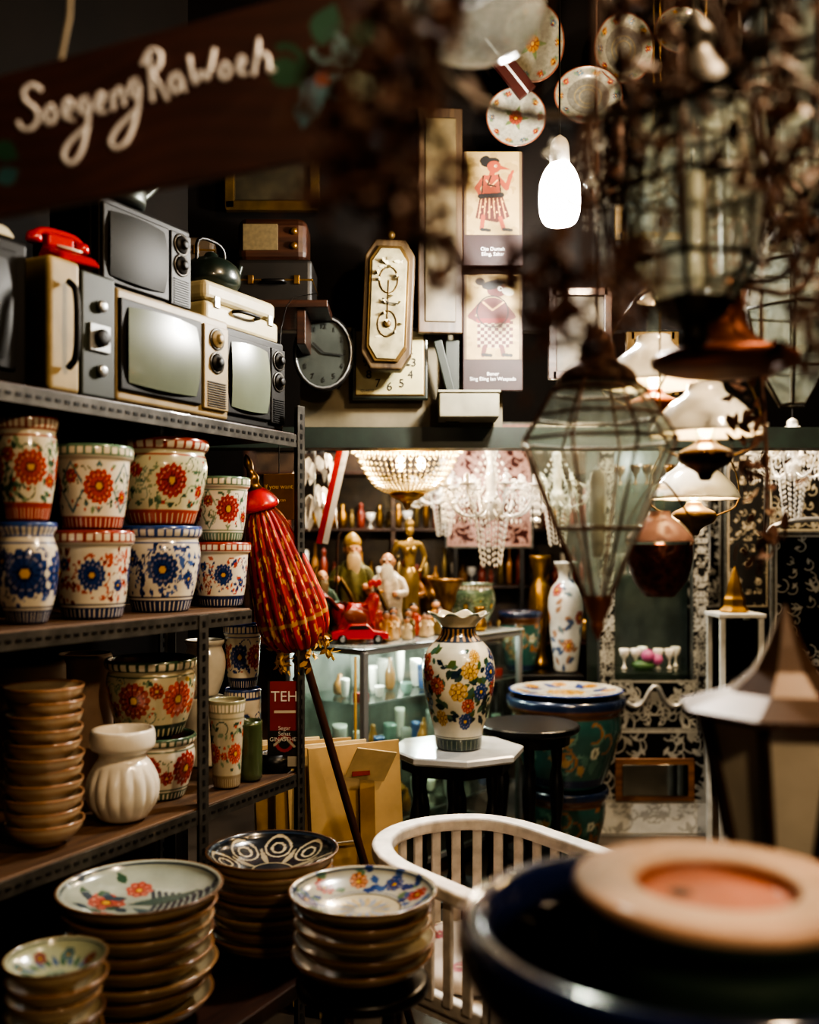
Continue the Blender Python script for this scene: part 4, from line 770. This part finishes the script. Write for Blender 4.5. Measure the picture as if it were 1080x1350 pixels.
# ---------------------------------------------------------------- glass counter
NC=Vector((-.19,4.12,0)); RC=Vector((.56,5.05,0)); dv=(RC-NC); Lc=dv.length; rzc=math.atan2(dv.y,dv.x)
g=G('glass_display_counter',NC,rzc); W=.44; CH=1.075
for x in (0,Lc):
    for y in (0,W): g.box('corner_post',(.028,.028,CH-.02),(x,y,(CH-.02)/2),alum)
for z in (.08,CH-.02):
    for y in (0,W): g.box('rail_long',(Lc,.02,.025),(Lc/2,y,z),alum)
    for x in (0,Lc): g.box('rail_short',(.02,W,.025),(x,W/2,z),alum)
g.box('top_glass',(Lc+.04,W+.04,.008),(Lc/2,W/2,CH),M('counter_top','#a8aeaa',.15,var=.15,coat=.5)); g.box('base',(Lc,W,.07),(Lc/2,W/2,.036),dwood)
for z in (.30,.56,.83): g.box('glass_shelf',(Lc-.03,W-.03,.006),(Lc/2,W/2,z),glass,bevel=0); g.box('shelf_edge',(Lc-.03,.004,.008),(Lc/2,.014,z),alum,bevel=0)
for x0_,w_ in ((0,Lc/2),(Lc/2,Lc/2)): g.box('front_pane',(w_-.02,.003,CH-.1),(x0_+w_/2,0,.57),glass,bevel=0)
g.box('side_pane',(.003,W-.03,CH-.1),(0,W/2,.57),glass,bevel=0); g.box('yellow_edge',(.012,.006,CH-.1),(-.02,.03,.55),M('edge_yellow','#c0923a',.5)); g.box('door_mullion',(.02,.02,CH-.1),(Lc/2,0,.57),alum)
g.box('back_board',(Lc,.01,CH-.1),(Lc/2,W-.005,.57),M('counter_back','#6a6a62',.5,var=.5,scale=8))
r=random.Random(12); k=0
for z in (.30,.56,.83):
    for i in range(22):
        x=.06+i*(Lc-.12)/21; y=.07+.11*(i%3)+.03*(i%2); k+=1; s_=r.uniform(.02,.036); hh=r.uniform(.05,.18)
        if k%5==2: g.lathe('bottle',[(0,0),(.9*s_,0),(s_,.5*hh),(.4*s_,.75*hh),(.35*s_,hh),(0,hh)],M('bottle_amber','#9a6a34',.2,coat=.6),(x,y,z+.004),16,14)
        elif k%7==3: g.box('trinket_box',(.05,.05,.04),(x,y,z+.024),[redp,white,og][k%3])
        else: g.lathe('cup',[(0,0),(.6*s_,0),(.9*s_,.4*hh),(s_,hh),(.92*s_,hh),(.5*s_,.1*hh),(0,.1*hh)],[white,crystalg,M('celadon','#7a9488',.3),brass,white,M('cup_blue','#3a5484',.3),white][k%7],(x,y,z+.004),20,16)
g.light('case_light',(Lc/2,W*.3,1.03),9,(.95,1,.95),.05); g.light('case_light',(.15,W*.3,1.03),5,(.95,1,.95),.05)
def onc(x,y,z=CH+.005): 
    ca,sa=math.cos(rzc),math.sin(rzc); return Vector((NC.x+x*ca-y*sa,NC.y+x*sa+y*ca,z))
gold=M('gilt_bronze','#8a7446',.3,.6,var=.4)
def lady(p,s_=1,rz=0):
    g=G('bronze_lady_statue',p,rz,sc=s_)
    g.lathe('base',[(0,0),(.07,0),(.07,.02),(.055,.03),(0,.03)],gold,n=None,it=1)
    def fold(R,Z,T): return R*(1+.06*np.cos(T*9)*np.clip(1-Z/.28,0,1)),Z
    g.lathe('draped_skirt',[(0,.03),(.055,.03),(.045,.08),(.04,.16),(.05,.24),(.045,.28),(.03,.31),(.02,.32)],gold,n=40,seg=72,mod=fold,sc=(1,.8,1))
    g.skin('torso_and_arms',[(0,0,.30),(0,0,.35),(0,-.005,.40),(0,0,.435),(0,0,.46),(.05,0,.425),(.075,.01,.36),(.05,-.03,.30),(.04,-.045,.29),(-.05,0,.425),(-.08,0,.37),(-.07,-.05,.42),(-.065,-.06,.44)],[(0,1),(1,2),(2,3),(3,4),(2,5),(5,6),(6,7),(7,8),(2,9),(9,10),(10,11),(11,12)],[.036,.026,.036,.016,.014,.017,.013,.009,.008,.017,.013,.009,.008],gold,sc=(1,.85,1))
    g.ball('head',.026,(0,-.003,.485),gold,(.85,.95,1.15)); g.ball('hair_bun',.018,(0,.02,.515),gold); g.ball('nose',.004,(0,-.03,.483),gold); g.lathe('tiara',[(.024,.5),(.026,.52),(.012,.54),(0,.55)],gold,n=None)
    for x in (-.016,.016): g.ball('bust',.016,(x,-.026,.395),gold)
lady(onc(.60,.24),1.02,.1)
def sage(p,robe,beard,rz=0,s_=1,staff=True,hat=None):
    g=G('bearded_sage_figurine',p,rz,sc=s_); rb=M('robe_'+robe[1:],robe,.35,var=.5,scale=35,coat=.3); sk=M('porcelain_skin','#b88868',.35,coat=.3); wb=M('beard_'+beard[1:],beard,.5)
    def fold(R,Z,T): return R*(1+.07*np.cos(T*7+Z*20)),Z
    g.lathe('robe',[(0,0),(.085,0),(.09,.02),(.07,.12),(.075,.22),(.065,.3),(.04,.335),(.02,.345)],rb,n=50,seg=90,mod=fold,sc=(1,.8,1))
    g.skin('sleeves',[(0,0,.30),(.065,0,.29),(.095,-.02,.22),(.05,-.07,.22),(-.065,0,.29),(-.1,-.02,.22),(-.08,-.075,.25)],[(0,1),(1,2),(2,3),(0,4),(4,5),(5,6)],[.03,.028,.026,.02,.028,.026,.02],rb)
    g.tube('sash',[(-.06,-.045,.26),(0,-.072,.16),(.03,-.07,.03)],.01,og)
    for x,z in ((.045,.22),(-.08,.255)): g.ball('hand',.014,(x,-.085,z),sk,(1,.8,1.2))
    g.ball('head',.04,(0,-.005,.385),sk,(.9,.95,1.15)); g.ball('nose',.008,(0,-.045,.38),sk)
    for x in (-.014,.014): g.ball('eyebrow',.007,(x,-.038,.398),wb,(1.4,.6,.6)); g.ball('eye',.004,(x,-.04,.389),numb)
    for x in (-.037,.037): g.ball('ear',.01,(x,0,.385),sk,(.5,.8,1.3))
    g.lathe('long_beard',[(0,.20),(.01,.22),(.03,.3),(.034,.35),(.02,.37),(0,.37)],wb,(0,-.04,0),seg=32,n=24,sc=(1,.5,1)); g.ball('moustache',.01,(0,-.045,.37),wb,(2.2,.7,.6))
    if hat: g.lathe('headdress',[(.038,.40),(.042,.42),(.03,.445),(.012,.46),(0,.465)],M('hat_'+hat[1:],hat,.4),n=None)
    if staff: g.tube('staff',[(-.085,-.095,0),(-.082,-.095,.25),(-.078,-.09,.44),(-.06,-.09,.46)],.005,dwood)
sage(onc(.34,.375),'#5c5a30','#b8a480',.2,1.05,hat='#9a7a34')
sage(onc(.44,.24),'#c8beac','#e0dccc',-.1,.9,staff=False)
sage(onc(.13,.37),'#2c4a3c','#6a5a40',.4,.72)
sage(onc(.74,.36),'#8a5a2c','#c0b090',.1,.8,hat='#6a2a1c')
def rooster(p,rz,s_=1):
    rr_=M('rooster_red','#a01c12',.25,var=.3,scale=60,bump=.5,coat=.6); ye=M('rooster_gold','#b07c20',.3,coat=.4); g=G('red_rooster_figurine',p,rz,sc=s_)
    g.skin('body',[(0,0,.09),(.06,0,.10),(.10,0,.17),(.105,0,.215),(-.05,0,.11),(-.09,0,.16)],[(0,1),(1,2),(2,3),(0,4),(4,5)],[.065,.055,.032,.028,.05,.025],rr_)
    for k in range(6): g.tube('tail_feather',[(-.07,.01*(k-3),.14),(-.12-.01*k,.012*(k-3),.2+.012*k),(-.17+.01*k,.014*(k-3),.19-.02*k),(-.18+.012*k,.014*(k-3),.13-.02*k)],.009,M('tail_dark','#5a1814',.3),taper=(1,.4))
    for s1 in (-1,1): g.ball('wing',.045,(-.005,s1*.058,.11),M('wing_brown','#7a3c18',.35),(1.3,.35,.75),(0,.2,0)); g.tube('leg',[(0.0,s1*.025,.05),(.005,s1*.025,.02),(.03,s1*.025,.004)],.006,ye); g.ball('eye',.005,(.115,s1*.024,.222),numb)
    for k in range(4): g.ball('comb',.012,(.085+.014*k,0,.25+.006*(k%2)),redp,(1,.4,1.3))
    g.lathe('beak',[(0.011,0),(.007,.012),(0,.026)],ye,(.128,0,.215),16,None,0,rot=(0,pi/2,0)); g.ball('wattle',.01,(.12,0,.185),redp,(.8,.5,1.5)); g.lathe('plinth',[(0,0),(.06,0),(.06,.008),(0,.008)],ye,n=None,it=0)
rooster(onc(.185,.235),.35,1.0)
def car(p,rz,s_=1):
    g=G('toy_car',p,rz,sc=s_); cm=M('car_red','#b01824',.2,coat=1,var=.05)
    pr=[(-.13,.02),(-.13,.05),(-.10,.06),(-.07,.062),(-.045,.088),(.03,.09),(.06,.064),(.115,.055),(.13,.045),(.13,.02)]
    n=len(pr); V=[(x,-.05,z) for x,z in pr]+[(x,.05,z) for x,z in pr]
    g.add('body_shell',mk(V,[tuple(range(n)),tuple(range(2*n-1,n-1,-1))]+[(i,i+n,(i+1)%n+n,(i+1)%n) for i in range(n)]),cm,bevel=.006)
    for s1 in (-1,1):
        g.add('side_window',mk([(-.058,s1*.0515,.066),(-.042,s1*.0515,.082),(.027,s1*.0515,.084),(.046,s1*.0515,.066)],[(0,1,2,3)]),black)
        for x in (-.08,.08): g.lathe('wheel',[(0,-.009),(.018,-.009),(.021,-.004),(.021,.004),(.018,.009),(0,.009)],black,(x,s1*.046,.021),24,None,0,rot=(pi/2,0,0)); g.lathe('hubcap',[(0,.0),(.011,0)],alum,(x,s1*.0562,.021),16,None,0,rot=(pi/2,0,0))
    g.box('front_bumper',(.006,.1,.012),(.132,0,.024),alum); g.box('windscreen',(.03,.084,.002),(.045,0,.079),black,(0,.72,0)); 
car(onc(.10,.115),.12,.95)
cols=['#b88a4a','#c8b090','#9a3828','#d0c0a0','#6a5a34']
for k,(lx,ly,hh) in enumerate(((.25,.09,.13),(.31,.10,.12),(.32,.21,.18),(.36,.06,.10),(.42,.10,.13),(.36,.14,.14),(.50,.07,.11),(.52,.15,.15),(.57,.10,.10),(.63,.08,.13),(.69,.15,.16))):
    g=G('painted_doll_figurine',onc(lx,ly)); s_=hh/.12; cm=M('doll_%d'%(k%5),cols[k%5],.35,var=.3,scale=40,coat=.3)
    g.lathe('gown',[(0,0),(.03*s_,0),(.028*s_,.03*s_),(.018*s_,.07*s_),(.02*s_,.08*s_),(.008*s_,.09*s_)],cm,seg=28,n=20); g.ball('head',.016*s_,(0,0,.103*s_),MC['porcelain_skin']); g.ball('hair',.0165*s_,(0,.004*s_,.109*s_),dark,(1,1,.85))
    g.skin('arms',[(0,0,.078*s_),(.022*s_,0,.07*s_),(.02*s_,-.02*s_,.05*s_),(-.022*s_,0,.07*s_),(-.02*s_,-.02*s_,.05*s_)],[(0,1),(1,2),(0,3),(3,4)],[.008*s_]*5,cm)
db=M('dark_brass','#6a4c24',.3,.7,var=.4)
g=G('brass_footed_bowl',onc(.80,.17)); g.lathe('bowl',[(0,0),(.06,0),(.065,.015),(.03,.04),(.028,.1),(.05,.15),(.05,.19),(.09,.25),(.092,.26),(.06,.26),(.04,.2),(0,.19)],db,n=50)
g=G('brass_footed_bowl',onc(.88,.34)); g.lathe('bowl',[(0,0),(.05,0),(.055,.02),(.04,.08),(.06,.16),(.03,.22),(.04,.27),(0,.27)],db,n=50)
g=G('green_glazed_jar',onc(1.06,.2)); g.lathe('jar',[(0,0),(.07,0),(.08,.02),(.125,.12),(.12,.19),(.10,.21),(.12,.23),(.1,.23),(.09,.2),(0,.19)],glaze,n=70,seg=120,paint=potpaint(base='#5a6c54',fl=(('#7a8c6c','#3c4c3c'),),leaf=('#3c4c3c','#7a8c6c'),rimc='#4c5c48',foot='#4c5c48'))
g=G('brass_pitcher',onc(.93,.06)); g.lathe('pitcher',[(0,0),(.03,0),(.04,.03),(.02,.08),(.03,.12),(.024,.12),(0,.1)],brass,n=30)
# stand behind right
g=G('dark_stand',(.70,5.45,0)); g.box('top',(.46,.44,.03),(0,0,.80),black)
for x in (-.2,.2):
    for y in (-.18,.18): g.lathe('leg',[(u,v*1.12) for u,v in legp],black,(x,y,0),seg=16,n=None)
g=G('glazed_fish_bowl_pot',(.605,5.38,.816)); g.lathe('glazed_body',gar(.12,.33),glaze,seg=120,n=80,paint=gard)
def wv(T,R,Z,o,h,rm):
    per=2*pi*rm; c=Can(T*rm,Z,'#c8c6bc',per); rr=random.Random(6)
    for i in range(60): c.leaf(rr.random()*per,rr.uniform(.05,.5),.06,rr.random()*6,['#6a7a80','#9a7860','#50607a'][i%3],.25)
    for i in range(8): c.flower(i*per/8,.15+.15*(i%3),.04,['#b8805a','#9a4a40'][i%2],'#6a3a2c',6)
    return c.c
g=G('tall_porcelain_vase',(.85,5.36,.816)); g.lathe('vase',[(0,0),(.06,0),(.065,.02),(.085,.2),(.1,.38),(.08,.46),(.04,.5),(.04,.54),(.07,.6),(.06,.6),(.03,.54),(0,.52)],glaze,n=90,seg=120,paint=wv)
g=G('brass_vase',(.74,5.58,.816)); g.lathe('vase',[(0,0),(.06,0),(.03,.08),(.07,.3),(.06,.45),(.03,.5),(.06,.6),(.06,.64),(.04,.62),(0,.5)],brass,n=60)
# ---------------------------------------------------------------- chandeliers
p=at(537,590,4.25); g=G('beaded_chandelier',p); m=[]; m2=[]
for k in range(46):
    a=k*2*pi/46
    for j in range(13):
        t=j/12; rr=.235*(1-t)+.075*t; z=-.19*t-.05*math.sin(t*pi); m.append(TM((rr*math.cos(a),rr*math.sin(a),z),s=.0075))
    for j in range(7): t=j/6; m.append(TM((.235*(1-t*.6)*math.cos(a),.235*(1-t*.6)*math.sin(a),.01+.16*t*t),s=.007))
for k in range(90):
    a=k*2*pi/90; m2.append(TM((.24*math.cos(a),.24*math.sin(a),-.008),s=(.006,.006,.014)))
g.scatter('bead_strands',OCT,m,goldbead); g.scatter('rim_drops',OCT,m2,goldbead)
g.tube('upper_ring',[(.236*math.cos(a*.1963),.236*math.sin(a*.1963),.006) for a in range(32)],.006,brass,True); g.lathe('bottom_cup',[(.075,-.19),(.08,-.2),(.06,-.22),(.02,-.235),(.012,-.26),(0,-.27)],brass,n=24); g.tube('stem',[(0,0,.15),(0,0,3.69-p.z)],.006,brass)
for a in range(3): g.ball('candle_bulb',.018,(.06*math.cos(a*2.1),.06*math.sin(a*2.1),-.07),M('candle_glow','#ffdca0',.5,emit=25,var=0),(1,1,1.6))
g.light('candle_light',(0,0,-.03),32,(1,.8,.55),.03)
def crystalch(p,sc=1,lit=10,cm=None,fr=None):
    cm=cm or crystal; fr=fr or cm
    g=G('crystal_chandelier',p,sc=sc); arms=[];m=[];caps=[]
    for k in range(8):
        a=k*pi/4+.2; ca,sa=math.cos(a),math.sin(a); arms.append([(0,0,-.06),(.08*ca,.08*sa,-.13),(.17*ca,.17*sa,-.10),(.215*ca,.215*sa,.0)]); caps.append((.215*ca,.215*sa,.005))
        for j in range(14): t=j/13; rr=.215*(1-t)+.02; m.append(TM((rr*ca,rr*sa,.02+.16*t-.1*math.sin(t*pi)*.9),s=.0075))
        for j in range(9):
            t=j/8; b=a+t*pi/4; m.append(TM((.2*math.cos(b),.2*math.sin(b),.0-.07*math.sin(t*pi)),s=.0075))
        for i in range(4):
            b=a+(i-1.5)*.11
            for j in range(5): m.append(TM((.215*math.cos(b),.215*math.sin(b),-.01-.032*j),s=(.0055,.0055,.011)))
    for k in range(14):
        a=k*pi/7
        for j in range(9): m.append(TM((.075*math.cos(a)*(1-.05*j),.075*math.sin(a)*(1-.05*j),-.10-.027*j-.01*(k%3)),s=(.0055,.0055,.011)))
    g.tube('glass_arms',arms,.006,fr); g.scatter('crystal_drops',OCT,m,cm)
    for c_ in caps: g.lathe('bobeche',[(0,0),(.03,.004),(.035,.014),(.012,.01),(.012,.05),(0,.055)],cm,c_,24,None,1); 
    g.lathe('centre_column',[(0,-.14),(.03,-.12),(.05,-.06),(.02,-.02),(.03,.06),(.015,.12),(.035,.18),(0,.2)],fr,n=40); g.tube('stem',[(0,0,.19),(0,0,(3.69-p.z)/sc)],.005,blackm)
    if lit: g.light('candle_light',(0,0,.07),lit,(1,.88,.7),.03)
crystalch(at(648,645,4.35),1,12); crystalch(at(735,640,5.0),.9,9); crystalch(at(1045,600,4.2),.8,8); crystalch(at(585,640,5.3),.8,8)
crystalch(at(975,215,1.75),.75,0,crystalg,iron); crystalch(at(815,215,1.55),.5,0,crystalg,iron)
p=at(415,640,4.6); g=G('glass_leaf_chandelier',p)
r=random.Random(3); g.scatter('glass_leaves',LEAF,[TM((.09*math.cos(a:=r.random()*6.3),.09*math.sin(a),r.uniform(-.15,.15)),(r.uniform(-.5,.5),1.3,a),.07) for k in range(70)],crystal,True); g.tube('stem',[(0,0,-.1),(0,0,3.69-p.z)],.005,alum)
g=G('red_white_ribbon',at(440,655,4.3)); 
for i,(x,mm) in enumerate(((-.014,redp),(.012,paintwhite))): g.box('stripe',(.026,.002,.46),(x,0,.02),mm,(0,.22,0),bevel=0)
g.tube('pin_cord',[(.05,0,.24),(.06,0,3.69-g.e.location.z)],.002,black)
# ---------------------------------------------------------------- engraved mirrors/background furniture
def scroll(c,U,V,fg,bgc,n,seed,leafy=True,edge=None):
    rr=random.Random(seed); c.fill(bgc)
    for i in range(n):
        x=rr.random()*U/2; y=rr.random()*V; a=rr.random()*6; R=rr.uniform(.03,.08)*U+1
        for xx,aa in ((x,a),(U-x,pi-a)):
            c.leaf(xx,y,R*1.6,aa,fg,.22)
            c.ring(xx,y,R,U*.005+.3,fg,-2.5,1.5)
    if edge: c.rect(0,0,3,V,edge); c.rect(U-3,0,U,V,edge); c.rect(0,0,U,3,edge); c.rect(0,V-3,U,V,edge)
def engraved(name,px0,px1,py0,py1,d,fg,bgc,n,seed,inner=True,mat=None,stand=True):
    b=at((px0+px1)/2,py1,d); w=(px1-px0)/F*d; h=(py1-py0)/F*d; g=G(name,b)
    g.box('backing',(w+.03,.03,h+.03),(0,.02,h/2),M('frame_silver','#6a6a66',.35,.7,var=.4,scale=40),bevel=.006)
    g.panel('carved_face',w,h,100,100*h/w,lambda c:scroll(c,100,100*h/w,fg,bgc,n,seed,edge=fg),mat or silverp,nx=120)
    if inner: g.box('mirror_plate',(w*.55,.008,h*.6),(0,-.004,h/2),mirror); g.tube('studded_border',[(-w*.29,-.01,h*.19),(w*.29,-.01,h*.19),(w*.29,-.01,h*.81),(-w*.29,-.01,h*.81)],.006,alum,True)
    if stand:
        for s1 in(-1,1): g.box('foot',(.03,.04,b.z),(s1*w*.4,.03,-b.z/2),black)
    return g
sil='#c4c4bc'
engraved('engraved_wall_mirror',590,700,560,720,5.85,'#a8867c','#3a1814',120,1,False)
engraved('engraved_wall_mirror',400,520,540,760,6.7,sil,'#28282a',90,2)
engraved('engraved_wall_mirror',700,790,560,760,6.5,'#b8b0a8','#1c1412',90,3)
engraved('engraved_wall_mirror',880,950,560,800,5.9,sil,'#0c0a09',90,4)
engraved('carved_black_screen',1015,1110,590,700,4.7,'#d0c8b0','#070605',36,5,False,matte)
engraved('carved_black_screen',960,1012,560,800,5.2,'#b0a690','#070605',50,6,False,matte)
engraved('silver_arched_mirror',1022,1130,705,1000,4.5,sil,'#070605',50,7,False)
g=G('silver_arch_trim',at(1076,705,4.46)); g.tube('arch',[(.22*math.cos(a),0,.0+.07*math.sin(a)) for a in np.linspace(0,pi,20)],.012,alum)
d=5.12; x0=at(785,0,d).x; x1=at(928,0,d).x; cx=(x0+x1)/2; w=x1-x0; g=G('mirrored_display_cabinet',(cx+.015,d,0))
zz=lambda y:EYE-(y-HZ)/F*d
for s1 in (-1,1):
    h0,h1=zz(1060),zz(560); g.box('side_post',(.08,.06,h1-h0),(s1*(w/2-.04),.0,(h0+h1)/2),M('frame_silver')); g.panel('post_engraving',.076,h1-h0,10,10*(h1-h0)/.076,lambda c:scroll(c,10,10*(h1-h0)/.076,'#e0e0d8','#2a2a2a',200,3),silverp,(s1*(w/2-.04),-.033,h0),nx=20,ny=300)
g.box('back',(w,.02,zz(560)-zz(1060)),(0,.35,(zz(560)+zz(1060))/2),M('cab_back','#363c38',.4)); 
for yy in (640,760,888,960): g.box('cabinet_shelf',(w-.06,.34,.015),(0,.17,zz(yy)),glass if yy<900 else black)
g.panel('curved_crest',w-.1,zz(895)-zz(962),100,48,lambda c:scroll(c,100,48,'#e0e0d8','#12120f',30,8,edge='#c4c4bc'),silverp,(0,-.035,zz(962)),nx=130)
g.tube('crest_arch',[(-w/2+.03,-.05,zz(960)),(-w/2+.08,-.05,zz(915)),(-.08,-.05,zz(935)),(0,-.05,zz(895)),(.08,-.05,zz(935)),(w/2-.08,-.05,zz(915)),(w/2-.03,-.05,zz(960))],.012,alum)
g.panel('studded_panel',w-.02,zz(960)-zz(1056),100,66,lambda c:scroll(c,100,66,'#c8c8c0','#1c1a18',40,9,edge='#d4d4cc'),silverp,(0,-.038,zz(1056)),nx=130)
g.box('brown_frame',(w*.72,.02,.22),(0,-.048,zz(1025)),WOOD('frame_brown','#4a2e1c','#7a5434',.4)); g.box('mirror_plate',(w*.60,.02,.16),(0,-.055,zz(1025)),mirror)
g.panel('white_scalloped_base',w+.02,zz(1056)-.02,100,30,lambda c:scroll(c,100,30,'#9a9a94','#c8c8c2',10,2),matte,(0,-.04,.02),nx=80); g.box('base_block',(w+.02,.36,zz(1056)-.01),(0,.15,(zz(1056)-.01)/2),M('base_white','#b8b8b2',.5))
g.ball('flower_pink',.035,(0,.1,zz(880)+.05),M('pink_petals','#a85884',.5)); g.ball('flower_pink',.03,(.05,.1,zz(880)+.03),M('pink_petals')); g.ball('flower_leaves',.05,(-.02,.12,zz(888)+.03),M('leaf_green','#3a5a34',.6),(1.3,1,.6))
for k in range(21): g.lathe('goblet',[(0,0),(.025,0),(.005,.01),(.005,.05),(.025,.07),(.028,.11),(.024,.11),(0,.07)],[crystalg,crystal,db][k%3],(-.18+.06*(k%7),.12+.1*((k//7)%2),zz((760,888,640)[k%3])+.01),16,16)
g.light('cabinet_light',(0,.15,zz(600)),8,(.95,1,.95),.05)
g=G('small_white_cabinet',(at(978,0,4.6).x,4.6,0)); hh=EYE-(812-HZ)/F*4.6
for s1 in(-1,1):
    for s2 in (0,.2): g.box('post',(.025,.025,hh),(s1*.09,s2,hh/2),M('base_white'))
g.box('top',(.22,.24,.02),(0,.1,hh),M('base_white')); g.box('glass_door',(.16,.005,.26),(0,0,hh-.15),mirror); g.box('lower_panel',(.16,.01,hh-.32),(0,0,(hh-.32)/2),M('dark_panel','#2a2622',.5)); 
g=G('brass_temple_lamp',(at(978,0,4.6).x,4.7,hh+.011)); g.lathe('lamp',[(0,0),(.07,0),(.075,.01),(.05,.03),(.055,.06),(.04,.08),(.03,.14),(.01,.2),(0,.22)],brass,n=40,seg=6,smooth=False)
g=G('dark_wardrobe',(3.1,4.9,0)); g.box('carcass',(.9,.6,1.8),(0,0,.9),dwood); 
for s1 in (-1,1): g.box('door_panel',(.40,.02,1.6),(s1*.22,-.31,.9),dwood); g.ball('door_knob',.015,(s1*.04,-.33,.9),brass)
g=G('glassware_shelf',(.3,6.2,0))
for z in (.9,1.25,1.6,1.95): g.box('shelf_board',(2.6,.3,.02),(0,0,z),dwood)
for x in (-1.3,-.4,.45,1.3): g.box('upright',(.03,.3,2.1),(x,0,1.05),dwood)
g.box('back_panel',(2.6,.02,2.1),(0,.16,1.05),M('shelf_back','#3c2c1e',.4,var=.7,scale=10,coat=.3))
mm=[[] for _ in range(5)]; r=random.Random(20)
for z in (.91,1.26,1.61):
    for i in range(44): k=r.randrange(5); mm[k].append(TM((-1.24+i*.058,r.uniform(-.08,.05),z+.003),s=(r.uniform(.018,.034),)*2+(r.uniform(.09,.28),)))
def ltem(pr,seg=12):
    V=[(r_*math.cos(k*2*pi/seg),r_*math.sin(k*2*pi/seg),z) for r_,z in pr for k in range(seg)]
    return V,[(j*seg+k,j*seg+(k+1)%seg,(j+1)*seg+(k+1)%seg,(j+1)*seg+k) for j in range(len(pr)-1) for k in range(seg)]
vt=ltem([(.01,0),(.7,0),(1,.3),(.9,.6),(.4,.8),(.6,1),(.5,1)]); bt=ltem([(.01,0),(.9,0),(1,.5),(.3,.7),(.3,1)]); gt=ltem([(.01,0),(.8,0),(.1,.1),(.1,.4),(.9,.6),(1,1),(.9,1)]); ft=ltem([(.01,0),(.9,0),(.7,.3),(.85,.55),(.5,.72),(.25,.76),(.5,.84),(.45,.93),(.1,1)])
g.scatter('vases',vt,mm[0],brass,True); g.scatter('bottles',bt,mm[1],M('bottle_amber'),True); g.scatter('goblets',gt,mm[2],crystal,True); g.scatter('gilt_figurines',ft,mm[3],gold,True); g.scatter('red_figurines',ft,mm[4],M('fig_red','#7a3020',.35,coat=.4),True)
# ---------------------------------------------------------------- world, camera
w=bpy.data.worlds.new('shop_ambient'); SC.world=w; w.use_nodes=True; w.node_tree.nodes['Background'].inputs[0].default_value=(.05,.04,.03,1); w.node_tree.nodes['Background'].inputs[1].default_value=.3
cam=bpy.data.cameras.new('camera'); co=bpy.data.objects.new('camera',cam); link(co); co.location=(0,0,EYE); co.rotation_euler=(pi/2,0,0)
cam.sensor_fit='HORIZONTAL'; cam.sensor_width=27; cam.lens=F/1080*27; cam.shift_y=45/1080; cam.clip_start=.05
cam.dof.use_dof=True; cam.dof.focus_distance=2.95; cam.dof.aperture_fstop=1.4; cam.dof.aperture_blades=9
SC.camera=co
SC.view_settings.view_transform='AgX'; SC.view_settings.look='AgX - High Contrast'; SC.view_settings.exposure=.45
